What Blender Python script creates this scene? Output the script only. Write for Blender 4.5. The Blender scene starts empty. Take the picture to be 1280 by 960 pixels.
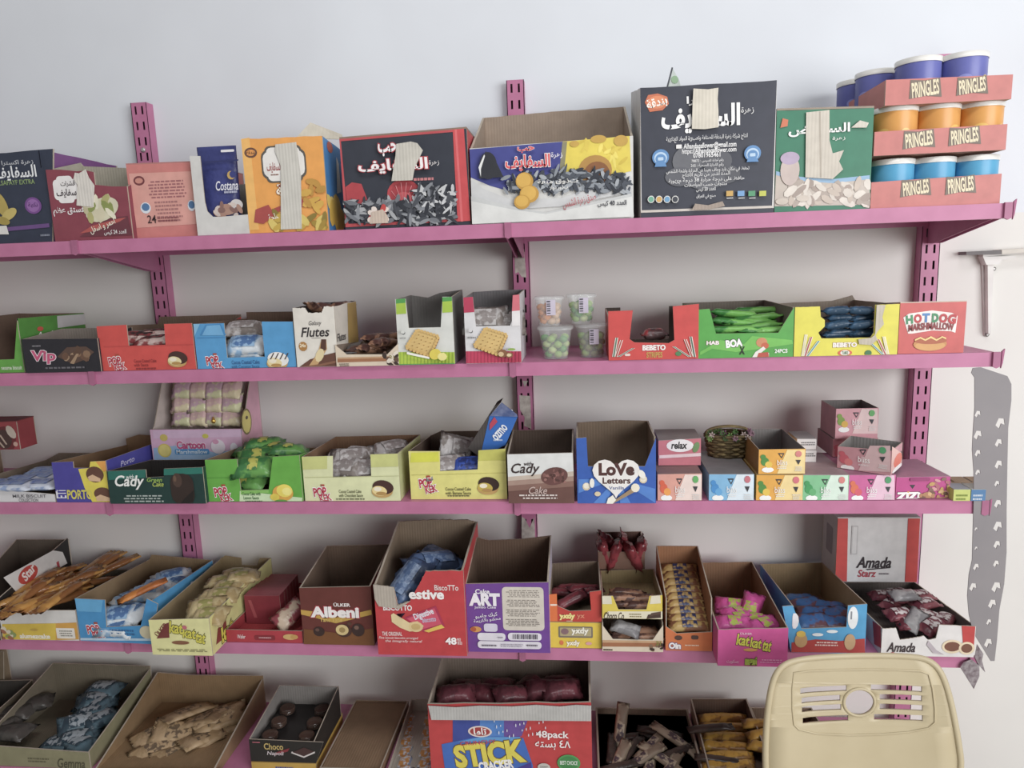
import bpy, bmesh, math, random
from mathutils import Vector, Matrix, Euler
random.seed(7)
SC = bpy.context.scene
COL = SC.collection

# ---------------------------------------------------------------- camera
EYE = 1.50
F = 887.0
YAW, PITCH, ROLL = math.radians(5.652), math.radians(-9.402), math.radians(1.982)
CR = (Matrix.Rotation(YAW, 3, 'Z') @ Matrix.Rotation(PITCH, 3, 'X') @ Matrix.Rotation(ROLL, 3, 'Y'))
CAM = Vector((0, 0, EYE))
cam_data = bpy.data.cameras.new('camera')
cam = bpy.data.objects.new('camera', cam_data)
COL.objects.link(cam)
cam_data.sensor_width = 36.0
cam_data.lens = F / 1280.0 * 36.0
cam_data.clip_start = 0.02
rgt, fwd, upv = CR.col[0], CR.col[1], CR.col[2]
cam.matrix_world = Matrix(((rgt.x, upv.x, -fwd.x, 0), (rgt.y, upv.y, -fwd.y, 0),
                           (rgt.z, upv.z, -fwd.z, EYE), (0, 0, 0, 1)))
SC.camera = cam

# ---------------------------------------------------------------- world, lights, exposure
world = bpy.data.worlds.new('world')
SC.world = world
world.use_nodes = True
wb = world.node_tree.nodes['Background']
wb.inputs[0].default_value = (1.0, 0.985, 0.97, 1)
wb.inputs[1].default_value = 0.29


def area_light(name, loc, target, sx, sy, power, color):
    l = bpy.data.lights.new(name, 'AREA')
    l.shape = 'RECTANGLE'
    l.size, l.size_y, l.energy, l.color = sx, sy, power, color
    o = bpy.data.objects.new(name, l)
    COL.objects.link(o)
    o.location = loc
    o.rotation_euler = (Vector(target) - Vector(loc)).to_track_quat('-Z', 'Y').to_euler()
    return o


area_light('shop_front_daylight', (2.3, -1.4, 1.72), (0.25, 1.45, 1.4), 2.4, 1.6, 102, (0.98, 0.985, 1.0))
area_light('ceiling_light', (0.2, 0.1, 2.95), (0.2, 0.7, 0.0), 1.5, 0.4, 17, (0.97, 0.985, 1.0))
vs = SC.view_settings
vs.view_transform = 'Standard'
vs.look = 'None'
vs.exposure = -0.03
vs.gamma = 1.0
vs.use_curve_mapping = False

# ---------------------------------------------------------------- geometry constants (metres)
LIP = 1.27            # distance of the shelves' front edge
POSTY = 1.52          # front face of the uprights
WALLY = 1.545
ZS = [EYE + z for z in (.075, -.172, -.434, -.730, -1.03)]


def ray(px, py):
    return CR @ Vector(((px - 640) / F, 1.0, -(py - 480) / F))


def at_y(px, py, y):
    d = ray(px, py)
    return CAM + d * (y / d.y)


def at_z(px, py, z):
    d = ray(px, py)
    return CAM + d * ((z - EYE) / d.z)


def on_plane(px, py, p0, n):
    d = ray(px, py)
    return CAM + d * ((p0 - CAM).dot(n) / d.dot(n))


# ---------------------------------------------------------------- materials
def lin(h, mul=1.0):
    h = h.lstrip('#')
    r = []
    for i in (0, 2, 4):
        c = int(h[i:i + 2], 16) / 255
        r.append(min(1, mul * (c / 12.92 if c <= .04045 else ((c + .055) / 1.055) ** 2.4)))
    g = .3 * r[0] + .59 * r[1] + .11 * r[2]          # haze put into every colour: a little greyer, never fully black
    return [x * .86 + g * .12 + .012 for x in r] + [1.0]


MATS = {}


def mat(col, rough=.5, kind='print', col2=None, scale=40.0, metal=0.0):
    key = (col, rough, kind, col2, scale, metal)
    if key in MATS:
        return MATS[key]
    m = bpy.data.materials.new('%s_%s' % (kind, col.lstrip('#')))
    m.use_nodes = True
    nt = m.node_tree
    b = nt.nodes['Principled BSDF']
    b.inputs['Roughness'].default_value = rough
    b.inputs['Metallic'].default_value = metal
    b.inputs['Specular IOR Level'].default_value = .35
    tc = nt.nodes.new('ShaderNodeTexCoord')
    c1 = lin(col)
    c2 = lin(col2) if col2 else [min(1, x * .86) for x in c1[:3]] + [1]
    mix = nt.nodes.new('ShaderNodeMix')
    mix.data_type = 'RGBA'
    mix.inputs[6].default_value = c1
    mix.inputs[7].default_value = c2
    nz = nt.nodes.new('ShaderNodeTexNoise')
    nz.inputs['Scale'].default_value = scale
    nz.inputs['Detail'].default_value = 3
    rp = nt.nodes.new('ShaderNodeMapRange')
    nt.links.new(tc.outputs['Object'], nz.inputs['Vector'])
    nt.links.new(nz.outputs['Fac'], rp.inputs['Value'])
    nt.links.new(rp.outputs['Result'], mix.inputs[0])
    nt.links.new(mix.outputs[2], b.inputs['Base Color'])
    rp.inputs['From Min'].default_value = .35
    rp.inputs['From Max'].default_value = .75
    if kind == 'card':                       # corrugated board: fine vertical flutes
        wv = nt.nodes.new('ShaderNodeTexWave')
        wv.inputs['Scale'].default_value = 55
        wv.inputs['Distortion'].default_value = .6
        wv.bands_direction = 'X'
        bp = nt.nodes.new('ShaderNodeBump')
        bp.inputs['Strength'].default_value = .25
        bp.inputs['Distance'].default_value = .001
        nt.links.new(tc.outputs['Object'], wv.inputs['Vector'])
        nt.links.new(wv.outputs['Fac'], bp.inputs['Height'])
        nt.links.new(bp.outputs['Normal'], b.inputs['Normal'])
    if kind == 'wrap':                       # printed, creased foil or film
        rp.inputs['From Min'].default_value = .46
        rp.inputs['From Max'].default_value = .54
        n2 = nt.nodes.new('ShaderNodeTexNoise')
        n2.inputs['Scale'].default_value = 60
        n2.inputs['Detail'].default_value = 2
        bp = nt.nodes.new('ShaderNodeBump')
        bp.inputs['Strength'].default_value = .6
        bp.inputs['Distance'].default_value = .004
        nt.links.new(tc.outputs['Object'], n2.inputs['Vector'])
        nt.links.new(n2.outputs['Fac'], bp.inputs['Height'])
        nt.links.new(bp.outputs['Normal'], b.inputs['Normal'])
    if kind == 'paint':
        bp = nt.nodes.new('ShaderNodeBump')
        bp.inputs['Strength'].default_value = .15
        bp.inputs['Distance'].default_value = .002
        nt.links.new(nz.outputs['Fac'], bp.inputs['Height'])
        nt.links.new(bp.outputs['Normal'], b.inputs['Normal'])
    if kind == 'film':                       # thin clear plastic
        b.inputs['Alpha'].default_value = .28
        b.inputs['Roughness'].default_value = .12
        b.inputs['Specular IOR Level'].default_value = .8
    MATS[key] = m
    return m


CARD = '#a58a6d'
GREYCARD = '#a39c93'
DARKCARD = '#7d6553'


# ---------------------------------------------------------------- object helpers
def link(name, mesh, parent=None):
    o = bpy.data.objects.new(name, mesh)
    COL.objects.link(o)
    if parent is not None:
        o.parent = parent
    return o


def tag(o, label, cat, group=None, kind=None):
    if label:
        o['label'] = label
    if cat:
        o['category'] = cat
    if group:
        o['group'] = group
    if kind:
        o['kind'] = kind
    return o


def empty(name, loc, rz=0.0):
    o = bpy.data.objects.new(name, None)
    COL.objects.link(o)
    o.empty_display_size = .03
    o.location = loc
    o.rotation_euler = (0, 0, rz)
    return o


class MB:
    """collects faces with materials into one mesh"""

    def __init__(self):
        self.v, self.f, self.mi, self.mats, self.sm = [], [], [], [], []

    def slot(self, m):
        if m not in self.mats:
            self.mats.append(m)
        return self.mats.index(m)

    def face(self, pts, m, smooth=False):
        i = len(self.v)
        self.v += [tuple(p) for p in pts]
        self.f.append(list(range(i, i + len(pts))))
        self.mi.append(self.slot(m))
        self.sm.append(smooth)

    def raw(self, verts, faces, m, smooth=False):
        i = len(self.v)
        self.v += [tuple(p) for p in verts]
        s = self.slot(m)
        for f in faces:
            self.f.append([k + i for k in f])
            self.mi.append(s)
            self.sm.append(smooth)

    def prism(self, pts, off, m_front, m_back=None, m_edge=None):
        """pts: outline; off: vector to the other face"""
        off = Vector(off)
        m_back = m_back or m_front
        m_edge = m_edge or m_back
        a = [Vector(p) for p in pts]
        b = [p + off for p in a]
        n = sum(((a[i] - a[0]).cross(a[(i + 1) % len(a)] - a[0]) for i in range(1, len(a) - 1)), Vector())
        flip = n.dot(off) > 0
        fa, fb = (a[::-1], b) if flip else (a, b[::-1])
        self.face(fa, m_front)
        self.face(fb, m_back)
        for i in range(len(a)):
            j = (i + 1) % len(a)
            q = [a[i], a[j], b[j], b[i]]
            self.face(q if flip else q[::-1], m_edge)

    def box(self, x0, x1, y0, y1, z0, z1, m):
        self.prism([(x0, y0, z0), (x1, y0, z0), (x1, y0, z1), (x0, y0, z1)], (0, y1 - y0, 0), m)

    def lathe(self, prof, m, n=24, c=(0, 0, 0), cap0=True, cap1=True, smooth=True):
        vs_, fs = [], []
        for r, z in prof:
            for k in range(n):
                a = 2 * math.pi * k / n
                vs_.append((c[0] + r * math.cos(a), c[1] + r * math.sin(a), c[2] + z))
        for i in range(len(prof) - 1):
            for k in range(n):
                k2 = (k + 1) % n
                fs.append([i * n + k, i * n + k2, (i + 1) * n + k2, (i + 1) * n + k])
        self.raw(vs_, fs, m, smooth)
        if cap0:
            self.face([vs_[k] for k in range(n)][::-1], m)
        if cap1:
            self.face([vs_[(len(prof) - 1) * n + k] for k in range(n)], m)

    def build(self, name, parent=None):
        me = bpy.data.meshes.new(name)
        me.from_pydata(self.v, [], self.f)
        for m in self.mats:
            me.materials.append(m)
        me.polygons.foreach_set('material_index', self.mi)
        me.polygons.foreach_set('use_smooth', self.sm)
        me.update()
        return link(name, me, parent)


# ---------------------------------------------------------------- lettering
AR = {'ا': (0xFE8D, 2), 'أ': (0xFE83, 2), 'ب': (0xFE8F, 4), 'ة': (0xFE93, 2), 'ت': (0xFE95, 4), 'ح': (0xFEA1, 4),
      'ج': (0xFE9D, 4), 'خ': (0xFEA5, 4), 'د': (0xFEA9, 2), 'ر': (0xFEAD, 2), 'ز': (0xFEAF, 2), 'س': (0xFEB1, 4),
      'ش': (0xFEB5, 4), 'ص': (0xFEB9, 4), 'ض': (0xFEBD, 4), 'ط': (0xFEC1, 4), 'ظ': (0xFEC5, 4), 'ع': (0xFEC9, 4),
      'غ': (0xFECD, 4), 'ف': (0xFED1, 4), 'ق': (0xFED5, 4), 'ك': (0xFED9, 4), 'ل': (0xFEDD, 4), 'م': (0xFEE1, 4),
      'ن': (0xFEE5, 4), 'ه': (0xFEE9, 4), 'و': (0xFEED, 2), 'ى': (0xFEEF, 2), 'ي': (0xFEF1, 4)}


def shape_arabic(s):
    if not any(c in AR for c in s):
        return s
    words = []
    for w in s.split(' '):
        if not any(c in AR for c in w):
            words.append(w)
            continue
        out = []
        for i, c in enumerate(w):
            if c not in AR:
                out.append(c)
                continue
            base, n = AR[c]
            prev = i > 0 and w[i - 1] in AR and AR[w[i - 1]][1] == 4
            nxt = i < len(w) - 1 and w[i + 1] in AR and n == 4
            k = (3 if nxt else 1) if prev else (2 if nxt else 0)
            out.append(chr(base + k))
        words.append(''.join(out[::-1]))
    return ' '.join(words[::-1])


_TC = bpy.data.curves.new('lettering_source', 'FONT')
_TO = bpy.data.objects.new('lettering_source', _TC)
_TS = bpy.data.scenes.new('lettering_scene')      # evaluated apart from the big scene, so that it stays quick
_TS.collection.objects.link(_TO)
TXT = {}


def side_depsgraph():
    with bpy.context.temp_override(scene=_TS, view_layer=_TS.view_layers[0]):
        return bpy.context.evaluated_depsgraph_get()


def text_geo(body, bold, shear, arc=0):
    key = (body, bold, shear)
    if key not in TXT:
        _TC.body = shape_arabic(body)
        _TC.offset = bold
        _TC.shear = shear
        _TC.resolution_u = 3
        _TC.space_line = .85
        dg = side_depsgraph()
        dg.update()
        me = bpy.data.meshes.new_from_object(_TO.evaluated_get(dg))
        vv = [(v.co.x, v.co.y) for v in me.vertices]
        ff = [list(p.vertices) for p in me.polygons]
        bpy.data.meshes.remove(me)
        x0, x1 = min(v[0] for v in vv), max(v[0] for v in vv)
        y0, y1 = min(v[1] for v in vv), max(v[1] for v in vv)
        TXT[key] = (vv, ff, x0, y0, x1, y1)
    return TXT[key]


# ---------------------------------------------------------------- planes that carry print
class Face:
    """a flat printed face of a thing: world frame plus the thing's local frame"""

    def __init__(self, root, o, ux, uz, n, panel=None, lim=None):
        self.root = panel or root   # the panel that carries the print
        self.lim = lim
        self.M = Matrix.Translation(root.location) @ root.rotation_euler.to_matrix().to_4x4()
        self.Mi = self.M.inverted()
        self.o, self.ux, self.uz, self.n = Vector(o), Vector(ux), Vector(uz), Vector(n)   # world
        self.k = 0

    def uv(self, px, py):
        p = on_plane(px, py, self.o, self.n) - self.o
        return p.dot(self.ux), p.dot(self.uz)

    def loc(self, u, v, lift):
        if self.lim:
            u = min(max(u, self.lim[0]), self.lim[1])
            v = max(v, .0006)
        return self.Mi @ (self.o + self.ux * u + self.uz * v + self.n * lift)

    def art(self, items, name='printed_artwork'):
        mb = MB()
        texts = []
        for it in items:
            self.k += 1
            lift = .0004 + .00012 * self.k
            c, m = it[0], mat(it[1], .45)
            if c == 'p':
                pts = [self.uv(*p) for p in it[2]]
                self._poly(mb, pts, lift, m)
            elif c == 'e':
                cx, cy, rx, ry = it[2:6]
                rot = math.radians(it[6]) if len(it) > 6 else 0
                u, v = self.uv(cx, cy)
                a = abs(self.uv(cx + rx, cy)[0] - u)
                b = abs(self.uv(cx, cy + ry)[1] - v)
                n = 20 if rx > 6 else 10
                pts = []
                for k in range(n):
                    t = 2 * math.pi * k / n
                    x, y = a * math.cos(t), b * math.sin(t)
                    pts.append((u + x * math.cos(rot) - y * math.sin(rot), v + x * math.sin(rot) + y * math.cos(rot)))
                self._poly(mb, pts, lift, m)
            elif c == 'r':
                x0, y0, x1, y1 = it[2:6]
                rad = it[6] if len(it) > 6 else 0
                u, v = self.uv((x0 + x1) / 2, (y0 + y1) / 2)
                w = abs(self.uv(x1, (y0 + y1) / 2)[0] - u)
                h = abs(self.uv((x0 + x1) / 2, y1)[1] - v)
                r = rad * w / max(1e-6, (x1 - x0) / 2)
                pts = []
                if r:
                    for (sx, sy, a0) in ((1, 1, 0), (-1, 1, 90), (-1, -1, 180), (1, -1, 270)):
                        for q in range(4):
                            t = math.radians(a0 + q * 30)
                            pts.append((u + sx * (w - r) + r * math.cos(t), v + sy * (h - r) + r * math.sin(t)))
                else:
                    pts = [(u + w, v + h), (u - w, v + h), (u - w, v - h), (u + w, v - h)]
                self._poly(mb, pts, lift, m)
            elif c == 'l':                       # rows of print too fine to read
                x0, y0, x1, y1, n = it[2:7]
                u0, v1 = self.uv(x0, y0)
                u1, v0 = self.uv(x1, y1)
                rnd = random.Random(int(x0 * 7 + y0 * 13))
                hh = (v1 - v0) / n
                for r_ in range(n):
                    uu = u0 + rnd.random() * .12 * (u1 - u0)
                    end = u1 - rnd.random() * .15 * (u1 - u0)
                    vv = v1 - (r_ + .5) * hh
                    while uu < end:
                        w = (.04 + .1 * rnd.random()) * (u1 - u0)
                        e = min(end, uu + w)
                        self._poly(mb, [(uu, vv - hh * .25), (e, vv - hh * .25), (e, vv + hh * .25), (uu, vv + hh * .25)], lift, m)
                        uu = e + .025 * (u1 - u0)
            elif c == 's':                       # scattered seeds, nuts, crumbs
                x0, y0, x1, y1, n, sx, sy, cols = it[2:10]
                rnd = random.Random(int(x0 * 3 + y1 * 5))
                for q in range(n):
                    self.k += .15
                    u, v = self.uv(x0 + rnd.random() * (x1 - x0), y0 + rnd.random() * (y1 - y0))
                    s = abs(self.uv(x0 + 1, y0)[0] - self.uv(x0, y0)[0])
                    a, b, t0 = sx * s * (.7 + .6 * rnd.random()), sy * s * (.7 + .6 * rnd.random()), rnd.random() * 3.1
                    pts = []
                    for k in range(8):
                        t = 2 * math.pi * k / 8
                        x, y = a * math.cos(t), b * math.sin(t)
                        pts.append((u + x * math.cos(t0) - y * math.sin(t0), v + x * math.sin(t0) + y * math.cos(t0)))
                    self._poly(mb, pts, lift + .00002 * q, mat(cols[q % len(cols)], .45))
            elif c == 't':
                texts.append((it, lift))
        if mb.f and len(mb.f) <= 24:            # a few plain shapes: each a piece of its own
            for f_, q in zip(mb.f, mb.mi):
                m1 = MB()
                m1.face([mb.v[i] for i in f_], mb.mats[q])
                m1.build('printed_shape', self.root)
        elif mb.f:
            mb.build(name, self.root)
        for it, lift in texts:
            self.text(it, lift)

    def _poly(self, mb, pts, lift, m):
        p = [self.loc(u, v, lift) for u, v in pts]
        nn = sum(((p[i] - p[0]).cross(p[(i + 1) % len(p)] - p[0]) for i in range(1, len(p) - 1)), Vector())
        if nn.dot(self.Mi.to_3x3() @ self.n) < 0:
            p = p[::-1]
        mb.face(p, m)

    def text(self, it, lift):
        body, x0, y0, x1, y1 = it[2:7]
        op = it[7] if len(it) > 7 else {}
        cx, cy = (x0 + x1) / 2, (y0 + y1) / 2
        u, v = self.uv(cx, cy)
        w = 2 * abs(self.uv(x1, cy)[0] - u)
        h = 2 * abs(self.uv(cx, y1)[1] - v)
        rot = math.radians(op.get('rot', 0))
        arc = op.get('arc', 0)
        mb = MB()
        layers = []
        bold, sh = op.get('b', .012), op.get('sh', 0)
        if 'ol' in op:
            layers.append((bold + op.get('ow', .05), op['ol'], 0))
        layers.append((bold, it[1], .00025))
        _, _, bx0, by0, bx1, by1 = text_geo(body, bold, sh)
        for bd, colr, dl in layers:
            vv, ff = text_geo(body, bd, sh)[:2]
            pts = []
            for (x, y) in vv:
                a = ((x - bx0) / (bx1 - bx0) - .5) * w
                b = ((y - by0) / (by1 - by0) - .5) * h
                if arc:
                    b += arc * h * (1 - (2 * a / w) ** 2) - arc * h * .5
                pts.append(self.loc(u + a * math.cos(rot) - b * math.sin(rot), v + a * math.sin(rot) + b * math.cos(rot), lift + dl))
            mb.raw(pts, ff, mat(colr, .45))
        mb.build('lettering', self.root)


# ---------------------------------------------------------------- cartons
class Carton:
    pass


def jagged(a, b, amp, n, rnd):
    out = []
    for k in range(1, n):
        t = k / n
        out.append((a[0] + (b[0] - a[0]) * t, a[1] + (b[1] - a[1]) * t + (rnd.random() - .6) * amp))
    return out


def B(name, label, cat, row, front, d=None, yaw=0.0, depth=.2, out='#cccccc', inn=CARD, t=.0022, back=None, bh=None,
      sideL=None, sideR=None, top=None, z0=None, oL=None, oR=None, oB=None, oBase=None, art=(), artR=(), artL=(), group=None,
      jag=0.0, no=(), kind='card', dlim=(-.09, .2), edge='#b7aa98'):
    """carton whose front outline is given as photograph pixels (lower left, lower right, then over the top to upper left)"""
    z = ZS[row] + .0006 if z0 is None else z0
    yw = math.radians(yaw)
    if d is None:
        p = [at_z(front[0][0], front[0][1], z), at_z(front[1][0], front[1][1], z)]
        d = min(max((p[0].y + p[1].y) / 2 - LIP, dlim[0]), dlim[1])
    cx, cy = (front[0][0] + front[1][0]) / 2, (front[0][1] + front[1][1]) / 2
    c = at_y(cx, cy, LIP + d)
    ux = Vector((math.cos(yw), math.sin(yw), 0))
    uy = Vector((-math.sin(yw), math.cos(yw), 0))
    n = -uy
    o = Vector((c.x, c.y, z))
    uz = Vector((0, 0, 1))

    def uvp(p, dep=0.0):
        q = on_plane(p[0], p[1], o + uy * dep, n) - o
        return [q.dot(ux), q.z]
    pts = [uvp(p) for p in front]
    mid = (pts[0][0] + pts[1][0]) / 2
    o = o + ux * mid
    pts = [[p[0] - mid, p[1]] for p in pts]
    uL, uR = pts[0][0], pts[1][0]
    pts[0][1] = pts[1][1] = 0.0
    for p in pts[2:]:
        if abs(p[0] - uL) < .017:
            p[0] = uL
        if abs(p[0] - uR) < .017:
            p[0] = uR
    hR, hL = pts[2][1], pts[-1][1]
    hmax = max(p[1] for p in pts)
    root = empty(name, o, yw)
    tag(root, label, cat, group)
    rnd = random.Random(int(front[0][0] * 11 + front[0][1]))
    mo = mat(out, .45, 'print')
    mi = mat(inn, .85, kind)
    me = mat(edge, .85) if edge else mi

    def mm(x):
        return mat(x, .45, 'print') if x else mo
    bk = Carton()
    bk.fp = bk.sp = None
    bk.side = {}
    bk.root, bk.uL, bk.uR, bk.D, bk.z, bk.o, bk.ux, bk.uy, bk.n, bk.d = root, uL, uR, depth, z, o, ux, uy, n, d
    if 'front' not in no:
        mb = MB()
        pp = [tuple(p) for p in pts]
        if jag:
            q = pp[:3]
            for i in range(2, len(pp) - 1):
                q += jagged(pp[i], pp[i + 1], jag, 9, rnd) + [pp[i + 1]]
            pp = q
        mb.prism([(u, 0, w) for u, w in pp], (0, t, 0), mo, mi, me)
        bk.fp = mb.build('front_panel', root)
    # back
    if back:
        bp = [uvp(p, depth) for p in back]
        for p in bp:
            p[0] = min(max(p[0], uL), uR)
        bp[0][0], bp[-1][0] = uR, uL
        hbR, hbL = bp[0][1], bp[-1][1]
    else:
        hb = bh if bh is not None else hmax
        bp = [[uR, hb], [uL, hb]]
        hbR = hbL = hb
    bk.hb = max(p[1] for p in bp)
    bk.h = hmax
    if 'back' not in no:
        mb = MB()
        outl = [(uL, 0), (uR, 0)] + [tuple(p) for p in bp]
        if jag:
            q = outl[:3]
            for i in range(2, len(outl) - 1):
                q += jagged(outl[i], outl[i + 1], jag, 9, rnd) + [outl[i + 1]]
            outl = q
        mb.prism([(u, depth, w) for u, w in outl], (0, -t, 0), mm(oB), mi, me)
        mb.build('back_panel', root)
    for sx, prof, h0, h1, ocol, nm in ((uL, sideL, hL, hbL, oL, 'left'), (uR, sideR, hR, hbR, oR, 'right')):
        if nm in no:
            continue
        pf = [(t, h0), (depth - t, h1)] if prof is None else [(t + f * (depth - 2 * t), w) for f, w in prof]
        if jag:
            q = [pf[0]]
            for i in range(len(pf) - 1):
                q += jagged(pf[i], pf[i + 1], jag, 7, rnd) + [pf[i + 1]]
            pf = q
        outl = [(t, 0)] + pf + [(depth - t, 0)]
        mb = MB()
        sgn = 1 if sx == uL else -1
        mb.prism([(sx, y, w) for y, w in outl], (sgn * t, 0, 0), mm(ocol), mi, me)
        bk.side[nm] = mb.build('side_panel', root)
    mb = MB()
    mb.box(uL + t, uR - t, t, depth - t, 0, t, mi)
    mb.build('base_panel', root)
    if top:
        mb = MB()
        mb.prism([(uL, 0, hL), (uR, 0, hR), (uR, depth, hbR), (uL, depth, hbL)], (0, 0, t * .8), mat(top, .5), mat(top, .5))
        mb.build('top_panel', root)
    bk.front = Face(root, o, ux, uz, n, bk.fp, (uL, uR))
    bk.right = Face(root, o + ux * uR, uy, uz, ux, bk.side.get('right'), (0, depth))
    bk.left = Face(root, o + ux * uL, -uy, uz, -ux, bk.side.get('left'), (-depth, 0))
    bk.topz = z + hmax
    if art:
        bk.front.art(art)
    if artR:
        bk.right.art(artR)
    if artL:
        bk.left.art(artL)
    return bk


def tear(bk, pts, col='#b9b2a4', name='bare_cardboard_patch', face='front'):
    """a strip where the printed liner is torn away: thin raised board"""
    f = getattr(bk, face)
    f.k += 1
    mb = MB()
    p = [f.loc(*f.uv(*q), .0012 + f.k * .00012) for q in pts]
    off = (f.Mi.to_3x3() @ f.n) * -.0012
    mb.prism(p, off, mat(col, .9, 'card'))
    return mb.build(name, f.root)


# ---------------------------------------------------------------- packets
PK = {}


def pillow_mesh(key, L, W, H, m, crimp=True, seed=1, nx=12, ny=6, wr=.12):
    rnd = random.Random(seed)
    v, f = [], []
    idx = {}
    for s in (1, -1):
        for i in range(nx + 1):
            for j in range(ny + 1):
                edge = i in (0, nx) or j in (0, ny)
                if edge and s == -1:
                    idx[(s, i, j)] = idx[(1, i, j)]
                    continue
                a, b = 2 * i / nx - 1, 2 * j / ny - 1
                seal = crimp and (i in (0, 1, nx - 1, nx))
                fx = 0 if seal else (1 - abs(a) ** 4) ** .5
                h = .5 * H * fx * max(0, 1 - b * b) ** .55
                h *= 1 + wr * (rnd.random() - .5) * 2
                zz = s * h + (.0012 * (1 if j % 2 else -1) if seal else 0) + (s * .0002)
                wfac = 1.06 if seal else 1 - .06 * (1 - abs(a))
                idx[(s, i, j)] = len(v)
                v.append((a * L / 2, b * W / 2 * wfac + (rnd.random() - .5) * W * .03, zz))
    for s in (1, -1):
        for i in range(nx):
            for j in range(ny):
                q = [idx[(s, i, j)], idx[(s, i + 1, j)], idx[(s, i + 1, j + 1)], idx[(s, i, j + 1)]]
                f.append(q if s == 1 else q[::-1])
    me = bpy.data.meshes.new(key)
    me.from_pydata(v, [], f)
    me.materials.append(m)
    me.polygons.foreach_set('use_smooth', [True] * len(f))
    me.update()
    return me


def packet_kind(key, L, W, H, c1, c2, band=None, rough=.3, crimp=True, bandw=.5, scale=35, text=None, tcol='#ffffff'):
    m = mat(c1, rough, 'wrap', c2, scale)
    me = pillow_mesh(key, L, W, H, m, crimp, seed=len(PK) + 3)
    bm_ = None
    if band:
        mb = MB()
        n = 6
        for s in (1,):
            for i in range(n):
                for j in range(4):
                    q = []
                    for di, dj in ((0, 0), (1, 0), (1, 1), (0, 1)):
                        a = -bandw + 2 * bandw * (i + di) / n
                        b = -.6 + 1.2 * (j + dj) / 4
                        h = .5 * H * (1 - abs(a) ** 4) ** .5 * (1 - b * b) ** .55 * 1.10 + .0008
                        q.append((a * L / 2, b * W / 2, s * h))
                    mb.face(q if s == 1 else q[::-1], mat(band, rough, 'wrap', c1, 90), True)
        o = mb.build('printed_band')
        bm_ = o.data
        bpy.data.objects.remove(o)
    PK[key] = (me, bm_, L, W, H)
    return key


def put(key, name, label, group, loc, rot, cat='packet'):
    me, bm_, L, W, H = PK[key]
    o = link(name, me)
    o.location = loc
    o.rotation_euler = Euler([math.radians(a) for a in rot], 'XYZ')
    tag(o, label, cat, group)
    if bm_:
        link('printed_band', bm_, o)
    return o


def pk(key, bk, px, py, yd, rot=(0, 0, 0), name='snack_packet', label='', group=None, cat='packet'):
    """a packet seen at a pixel, lying yd metres behind the front of a carton"""
    p = on_plane(px, py, bk.o + bk.uy * yd, bk.n)
    r = (rot[0], rot[1], rot[2] + math.degrees(math.atan2(bk.ux.y, bk.ux.x)))
    return put(key, name, label, group, p, r, cat)


ORD = ['leftmost', 'second from left', 'third from left', 'fourth from left', 'fifth from left', 'sixth from left', 'seventh from left', 'eighth from left',
       'ninth from left', 'tenth from left', 'eleventh from left', 'twelfth from left']


def pks(key, bk, spots, label, group, name='snack_packet', cat='packet'):
    order = sorted(range(len(spots)), key=lambda i: spots[i][0])
    for i, s in enumerate(spots):
        lab = label
        if 1 < len(spots) <= 12:
            lab = label + ', ' + ('rightmost' if order.index(i) == len(spots) - 1 else ORD[order.index(i)])
        pk(key, bk, s[0], s[1], s[2], s[3] if len(s) > 3 else (0, 0, 0), name, lab, group, cat)


# ---------------------------------------------------------------- outlines with holes
def plate(name, outer, holes, thick, m, parent=None, cuts=0, bend=None, bevel=0):
    """flat plate in local XZ with holes; outer/holes are lists of (u, w)"""
    cu = bpy.data.curves.new(name, 'CURVE')
    cu.dimensions = '2D'
    cu.fill_mode = 'BOTH'
    cu.extrude = thick / 2
    cu.bevel_depth = bevel
    cu.bevel_resolution = 2
    for lp in [outer] + holes:
        s = cu.splines.new('POLY')
        s.points.add(len(lp) - 1)
        for q, p in zip(s.points, lp):
            q.co = (p[0], p[1], 0, 1)
        s.use_cyclic_u = True
    ob = bpy.data.objects.new(name, cu)
    _TS.collection.objects.link(ob)
    dg = side_depsgraph()
    dg.update()
    me = bpy.data.meshes.new_from_object(ob.evaluated_get(dg))
    bpy.data.objects.remove(ob)
    bpy.data.curves.remove(cu)
    bm = bmesh.new()
    bm.from_mesh(me)
    bmesh.ops.remove_doubles(bm, verts=bm.verts, dist=1e-5)
    for k in range(cuts):
        lim = .06 / (2 ** k)
        bmesh.ops.triangulate(bm, faces=bm.faces)
        es = [e for e in bm.edges if e.calc_length() > lim]
        bmesh.ops.subdivide_edges(bm, edges=es, cuts=1)
    bmesh.ops.triangulate(bm, faces=bm.faces)
    for v in bm.verts:
        x, y, z = v.co
        v.co = bend(x, y, z) if bend else (x, -z, y)
    bmesh.ops.recalc_face_normals(bm, faces=bm.faces)
    bm.to_mesh(me)
    bm.free()
    me.materials.clear()
    me.materials.append(m)
    me.polygons.foreach_set('use_smooth', [bool(bend)] * len(me.polygons))
    return link(name, me, parent)
# ================================================================ the room
def structure(name, mb):
    o = mb.build(name)
    o['kind'] = 'structure'
    return o


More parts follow.
